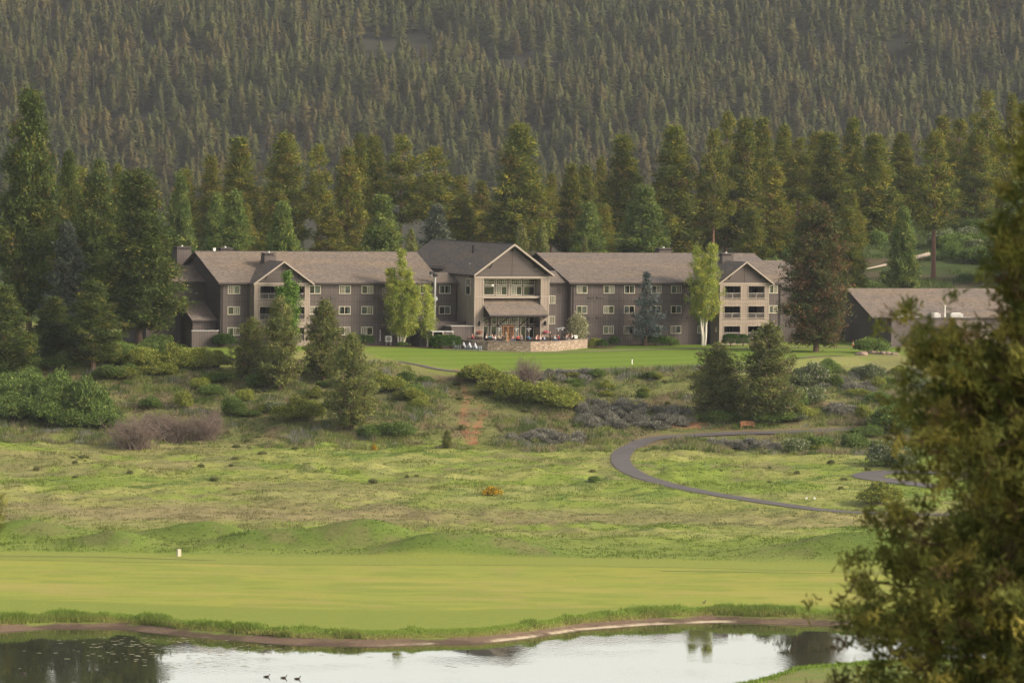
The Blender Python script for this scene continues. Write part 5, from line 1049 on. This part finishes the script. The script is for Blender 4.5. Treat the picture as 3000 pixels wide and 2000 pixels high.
# furniture
b=MB();b.box(-.28,.28,-.28,.26,.40,.46,'wicker');SEAT=b.mesh('seat')
b=MB();b.prism([(-.28,.24,.46),(.28,.24,.46),(.24,.36,.92),(-.24,.36,.92)],(0,.05,0),'wicker');BACK=b.mesh('backrest')
b=MB();b.box(-.31,-.26,-.26,.26,.62,.67,'wicker');b.box(.26,.31,-.26,.26,.62,.67,'wicker');b.box(-.31,-.27,-.26,-.22,.44,.62,'wicker');b.box(.27,.31,-.26,-.22,.44,.62,'wicker');ARMS=b.mesh('armrest')
LEGC=MB().tube((0,0,0),(0,0,.4),.02,.025,'wicker',6).mesh('leg')
CH=[0]
def chair(x,y,z,rz,label):
    o=empty('patio_chair',(x,y,z),rz);tag(o,label,'chair','wicker chairs on the terrace')
    link('seat',SEAT,o);link('backrest',BACK,o);link('armrest',ARMS,o)
    for sx in (-.24,.24):
        for sy in (-.24,.22): l=link('leg',LEGC,o);l.location=(sx,sy,0)
TT=MB().box(-.55,.55,-.4,.4,.70,.745,'dark_wood').mesh('table_top');TL=MB().tube((0,0,0),(0,0,.7),.03,.03,'metal_dark',6).mesh('leg')
def table(x,y,z,rz,label):
    o=empty('patio_table',(x,y,z),rz);tag(o,label,'table','tables on the terrace');link('table_top',TT,o)
    for sx in (-.48,.48):
        for sy in (-.33,.33): l=link('leg',TL,o);l.location=(sx,sy,0)
TY=lambda x:float(np.interp(x,[-7.5,-5.5,-3.4,2.7,6.7,9.3],[781.5,778.3,776.7,776.3,779.2,785.3]))
for x,l in [(-7.2,'in front of the low service block'),(-3.3,'left of the wooden doors'),(-2.0,'between the left windows and doors'),(.4,'right of the wooden doors'),(1.9,'under the middle heater'),(4.1,'by the right pillar'),(6.6,'under the pair of heaters'),(8.6,'beside the flowering tree')]:
    table(x,TY(x)+.9,FZ,.1,'dark patio table '+l)
PP=[(-7.86,'sit','orange','denim','hair_dark','person in an orange top seated at the far left of the terrace',1.2),
(-7.5,'lean','red','black','hair_dark','person in a bright red shirt seated second from the left end',-.4),
(-6.75,'sit','white','denim','hair_dark','person in a white top and jeans seated left of the lantern pillar',-1.2),
(-6.35,'back','grey','black','hair_blond','person in grey leaning back behind the person in jeans',.5),
(-5.6,'lean','maroon','black','hair_dark','person bent forward alone below the red flower basket',-.9),
(-3.8,'sit','white','black','hair_dark','person in white seated below the leftmost tall window',1.4),
(-3.23,'lean','teal','denim','hair_dark','person in a teal jacket with back to the wall',3.0),
(-2.85,'sit','pink','black','hair_blond','person in pale pink facing the person in teal',-.3),
(-2.4,'sit','white','grey','hair_dark','person in white left of the wooden doors',-1.4),
(-1.95,'back','khaki','denim','hair_dark','person in khaki leaning back by the left narrow gridded window',.3),
(-1.3,'sit','black','black','hair_dark','person in black just left of the wooden doors',-1.3),
(-.9,'stand','khaki','khaki','hair_blond','standing person in khaki before the left door leaf',2.6),
(-.1,'lean','pink','denim','hair_dark','person hunched forward before the right door leaf',1.5),
(.9,'sit','red','black','hair_dark','person in a dark red shirt right of the doors',.3),
(1.32,'back','grey','black','hair_blond','person in grey next to the dark red shirt',-.8),
(2.37,'sit','blue','black','hair_dark','person in a bright blue shirt under the middle heater',2.8),
(3.45,'sit','pink','black','hair_dark','person in pink beneath the loudspeaker',1.3),
(3.75,'lean','maroon','denim','hair_dark','person in maroon leaning in by the right pillar',-.2),
(4.15,'sit','white','black','hair_blond','person in white seated left of the pink flower basket',-1.1),
(4.4,'back','black','black','hair_dark','person in black leaning back behind the one in white',.4),
(4.8,'lean','paleblue','denim','hair_dark','person in pale blue beneath the pink flower basket',-1.4),
(5.53,'stand','black','black','hair_dark','standing figure in black right of the right pillar',.8),
(6.15,'sit','paleblue','denim','hair_blond','blond person in pale blue under the pair of heaters',1.3),
(6.85,'sit','maroon','denim','hair_dark','person in maroon under the right heater of the pair',-1.3),
(7.8,'lean','grey','black','hair_dark','person in grey left of the flowering tree trunk',1.0),
(8.3,'sit','black','grey','hair_dark','person in black under the flowering tree',-.5),
(8.7,'back','white','black','hair_blond','person in white right under the flowering tree',-1.2),
(9.1,'lean','white','denim','hair_dark','rightmost seated person in white by the square sign',-1.5)]
for i,(x,p,s,t_,h,l,rz) in enumerate(PP):
    y=TY(x)+(.75 if i%2 else .2)+(.9 if p=='stand' else 0)
    person(p,x,y,FZ,rz,'cloth_'+s,'cloth_'+t_,h,l)
    if p!='stand': chair(x-math.sin(rz)*.02,y,FZ,rz,('dark chair of the '+l.replace('person ','diner ').replace('seated ','')).replace(' of the terrace','').replace(' and jeans',''))
for x in (-5.0,-4.5,.1,1.7,2.9,5.1,7.3): chair(x,TY(x)+1.5,FZ,.4*math.sin(x*5),'empty dark wicker chair at the back of the terrace')
# heaters
def heater(x,y,z,label):
    o=empty('patio_heater',(x,y,z));tag(o,label,'patio heater','patio heaters on the terrace')
    MB().lathe((0,0,0),[(0,0),(.24,0),(.24,.1),(.2,.7),(.06,.8),(0,.8)],'metal_grey',12).build('base',o)
    MB().tube((0,0,.8),(0,0,1.75),.035,.035,'metal_dark',8).build('pole',o);MB().lathe((0,0,1.75),[(.06,0),(.12,.05),(.12,.3),(.05,.34)],'metal_grey',10).build('burner',o)
    MB().lathe((0,0,2.1),[(.46,0),(.44,.03),(.1,.14),(0,.15)],'metal_rail' if False else 'metal_grey',16).build('reflector',o)
for x,dy,l in ((-1.92,2.4,'patio heater before the left gridded window'),(.53,2.2,'patio heater beside the right door leaf'),(2.38,2.3,'patio heater between the two right tall windows'),(6.73,2.0,'patio heater with white hood, left of the outer pair'),(7.35,4,'patio heater with white hood, right of the outer pair')):
    heater(x,TY(x)+dy,FZ,l)
o=empty('menu_sign',(9.35,785.0,FZ),.2);tag(o,'small square white sign on a thin post at the terrace right end','sign');MB().box(-.28,.28,-.02,.02,.55,1.1,'white_paint').build('panel',o);MB().tube((0,.03,0),(0,.03,.6),.02,.02,'metal_dark',6).build('post',o)
o=empty('loudspeaker',lw(47.95,-5.4,3.2),TH);tag(o,'black loudspeaker under the canopy beside the right pillar','loudspeaker');MB().box(-.22,.22,-.2,.2,-.3,.35,'metal_dark').build('cabinet',o);MB().box(-.03,.03,0,.1,.35,.9,'metal_dark').build('bracket',o)
# adirondack chairs
def slat(x0,x1,h,r=.06): return x0
b=MB()
for i in range(5):
    x=-.25+i*.125;top=1.05-.09*abs(i-2)**1.5;b.prism([(x-.055,.22,.30),(x+.055,.22,.30),(x+.06,.52,top),(x-.06,.52,top)],(0,.03,0),'chair_paint')
AB=b.mesh('backrest')
b=MB()
for i in range(5): y=-.3+i*.12;z=.40-.03*i;b.box(-.28,.28,y,y+.1,z,z+.03,'chair_paint')
AS=b.mesh('seat');AA=MB().box(-.07,.07,-.42,.30,.55,.58,'chair_paint').mesh('armrest');AL=MB().box(-.03,.03,-.05,.05,-.02,.55,'chair_paint').mesh('leg');AR=MB().prism([(-.02,-.3,.35),(-.02,-.3,.42),(-.02,.6,.08),(-.02,.6,.0)],(.04,0,0),'chair_paint').mesh('leg')
for x,y,l,rz in ((-7.96,775.6,'pale grey adirondack chair standing apart, leftmost by the stone wall',-.9),(-6.53,774.9,'pale grey adirondack chair, left of the close three',-.9),(-5.69,774.3,'pale grey adirondack chair in the middle of the close three',-.95),(-4.85,773.7,'pale grey adirondack chair nearest the little dark tables',-.85)):
    o=empty('adirondack_chair',(x,y,gp(x,y)),rz+math.pi*0+2.0,(1,1,1.05));tag(o,l,'chair','adirondack chairs by the wall')
    link('backrest',AB,o);link('seat',AS,o)
    for s in (-.33,.33):
        q=link('armrest',AA,o);q.location=(s,0,0);q=link('leg',AL,o);q.location=(s,-.34,0);q=link('leg',AR,o);q.location=(s*.85,0,0)
for x,y,l in ((-4.0,773.0,'small dark metal side table next to the adirondack chairs'),(-2.9,772.7,'small dark metal side table farther right along the wall')):
    o=empty('side_table',(x,y,gp(x,y)));tag(o,l,'side table');MB().box(-.25,.25,-.25,.25,.5,.53,'metal_dark').build('table_top',o);lm=MB().tube((0,0,0),(0,0,.5),.015,.015,'metal_dark',5).mesh('leg')
    for sx in (-.22,.22):
        for sy in (-.22,.22): q=link('leg',lm,o);q.location=(sx,sy,0)
# bench
o=empty('park_bench',(32.0,723.4,gp(32,723.4)),.12);tag(o,'orange-brown carved wooden bench facing the asphalt path','bench')
b=MB();b.box(-.95,.95,-.28,.28,.40,.50,'bench_wood');b.build('seat',o)
b=MB();pts=[(-.95,.26,.5),(.95,.26,.5),(.95,.26,.92),(.5,.26,1.0),(0,.26,.95),(-.5,.26,1.0),(-.95,.26,.92)];b.prism(pts,(0,.09,0),'bench_wood');b.box(-.12,.12,.245,.26,.72,.84,'dark_wood');b.build('backrest',o)
for x in (-.86,.86): MB().box(x-.08,x+.08,-.26,.3,0,.40,'bench_wood').build('leg',o);MB().box(x-.09,x+.09,-.34,.26,.62,.70,'bench_wood').build('armrest',o);
# cone, sign box, posts
o=empty('traffic_cone',(51.2,803,gp(51.2,803)));tag(o,'orange and white traffic cone on the lawn by the low building','traffic cone')
MB().box(-.2,.2,-.2,.2,0,.05,'orange_plastic').lathe((0,0,.05),[(.15,0),(.115,.25)],'orange_plastic',12).lathe((0,0,.05),[(.08,.47),(.03,.72),(0,.72)],'orange_plastic',12).build('cone_body',o);MB().lathe((0,0,.05),[(.117,.25),(.082,.47)],'white_paint',12).build('reflective_band',o)
o=empty('marker_box',(-35.26,569.8,gp(-35.26,569.8)),.5);tag(o,'cream rectangular marker box standing at the back of the fairway','marker box');MB().box(-.2,.2,-.17,.17,-.05,.72,'cream_paint').build('body',o);MB().box(-.22,.22,-.19,.19,.72,.76,'cream_paint').build('lid',o)
for x,y,l in ((36.07,649.75,'small white utility box in the meadow, left of two'),(37.05,650,'small white utility box in the meadow, right of two')):
    o=empty('utility_box',(x,y,gp(x,y)));tag(o,l,'utility box');MB().box(-.12,.12,-.1,.1,-.05,.26,'white_paint').build('body',o);MB().box(-.14,.14,-.12,.12,.26,.30,'metal_grey').build('lid',o)
o=empty('marker_post',(17.12,760.6,gp(17.12,760.6)));tag(o,'short white marker post at the lower lawn edge','post');MB().tube((0,0,-.1),(0,0,.75),.07,.06,'white_paint',8).build('shaft',o);MB().lathe((0,0,.75),[(.09,0),(.09,.08),(0,.12)],'metal_dark',8).build('cap',o)
# log
z0,z1=gp(63.4,953.7),gp(75.6,973.7)
b=MB();a=Vector((62.9,953.2,z0+.25));e=Vector((75.6,973.7,z1+.45));m1=a.lerp(e,.4)+Vector((.2,0,-.1));b.tube(a,m1,.12,.27,'log_wood',8);b.tube(m1,e,.27,.40,'log_wood',8)
o=b.build('fallen_log');tag(o,'long pale fallen trunk lying on the grassy slope at the right','log')
# rocks
rr=random.Random(4)
for i,(x,y) in enumerate([(52.5,781),(53.4,780.2),(54.2,779.6),(55.0,779.3),(55.9,779),(51.7,782),(50.6,776.5)]):
    bm=bmesh.new();bmesh.ops.create_icosphere(bm,subdivisions=2,radius=.5)
    for v in bm.verts: v.co*=1+.25*math.sin(v.co.x*5+i)+.15*math.cos(v.co.y*7+i*2);v.co.z*=.6
    me=bpy.data.meshes.new('rock');bm.to_mesh(me);bm.free();me.materials.append(MATS['rock']);o=link('rock',me);s=rr.uniform(.9,1.5);o.scale=(s*1.2,s,s);o.location=(x,y,gp(x,y)+.1);tag(o,'reddish boulder in the low edging under the dark bush' if i<6 else 'flat boulder lying alone in the grass below the cone','rock','boulders below the service building' if i<6 else None)
# ducks
def duck(x,y,rz,label,z=.0):
    o=empty('duck',(x,y,z),rz);tag(o,label,'duck','ducks on the pond' if z<.5 else None)
    J={'rump':(-.22,0,.05,.05),'body':(-.05,0,.05,.10),'breast':(.14,0,.06,.085),'neck':(.20,0,.14,.035),'nape':(.21,0,.22,.035),'head':(.24,0,.26,.045),'bill':(.32,0,.25,.014),'tail':(-.32,0,.09,.02)}
    me=skin('body',J,[('rump','body'),('body','breast'),('breast','neck'),('neck','nape'),('nape','head'),('head','bill'),('rump','tail')],'duck');link('body',me,o)
for x,y,rz,l in ((-41.6,458.4,0,'lone duck floating at the far left of the pond'),(-20.7,458.6,0,'first of three ducks swimming in line'),(-19.2,457.9,.2,'second of three ducks swimming in line'),(-18.0,457.2,0,'third of three ducks swimming in line')): duck(x,y,rz,l)
def onf(x,y): return gp(x,y)
duck(19.2,524,1,'dark bird standing alone on the fairway',z=onf(19.2,524)+.08)
# floating weed patches
rng=np.random.default_rng(31);V=[];F=[]
for cx,cy,sx,sy,n in ((-31,478,9,6,90),(-22,481,5,5,50),(-34,488,7,4,60),(-10,476,5,4,16),(-4,470,2,1,8),(-27,468,5,3,22)):
    for i in range(n):
        x=cx+rng.normal(0,sx*.5);y=cy+rng.normal(0,sy*.7);r=rng.uniform(.05,.22);k=len(V);V+=[(x+r*1.6*math.cos(a)*rng.uniform(.6,1.1),y+r*math.sin(a)*rng.uniform(.6,1.1),.012) for a in np.linspace(0,6.28,8)[:-1]];F.append(tuple(range(k,k+7)))
me=bpy.data.meshes.new('pond_weed');me.from_pydata(V,[],F);me.materials.append(MATS['algae']);tag(link('pond_weed',me),'flecks of pale weed floating on the pond','pond weed',kind='stuff')
# dry stalks
for gx0,gy0,n,l in ((-22.3,601,13,'dry brown weed stalk in the row behind the big mound'),(-9.36,608,2,'taller dry stalk standing right of the big mound'),(24,690,4,'dry stalk inside the path loop')):
    for i in range(n):
        x=gx0+rr.uniform(-1.6,1.6)*(n/6);y=gy0+rr.uniform(-2,2);h=rr.uniform(.8,1.6);b=MB();b.tube((0,0,-.1),(rr.uniform(-.05,.05),0,h),.018,.01,'twig',4);b.lathe((0,0,h*.7),[(.02,0),(.04,h*.1),(.012,h*.28)],'twig',5)
        o=b.build('weed_stalk');o.location=(x,y,gp(x,y));tag(o,l,'weed stalk',l+'s')

b=MB();b.tube((0,0,0),(-.15,0,2.6),.13,.03,'log_wood',5);b.tube((0,0,.8),(.5,0,1.5),.05,.015,'log_wood',4)
# ---------------- haze ----------------
m=bpy.data.materials.new('haze');m.use_nodes=True;t=m.node_tree;t.nodes.clear();ou=t.nodes.new('ShaderNodeOutputMaterial');pv=t.nodes.new('ShaderNodeVolumePrincipled')
pv.inputs['Color'].default_value=(.66,.72,.84,1);pv.inputs['Density'].default_value=HAZE;pv.inputs['Anisotropy'].default_value=.2;t.links.new(pv.outputs[0],ou.inputs['Volume']);MATS['haze']=m
zmin=float(GZ.min())-1.5;zmax=float(GZ.max())+25
tag(MB().box(-2650,2650,-650,4250,zmin,zmax,'haze').build('haze'),'thin blue-grey haze filling the whole valley','haze',kind='stuff')
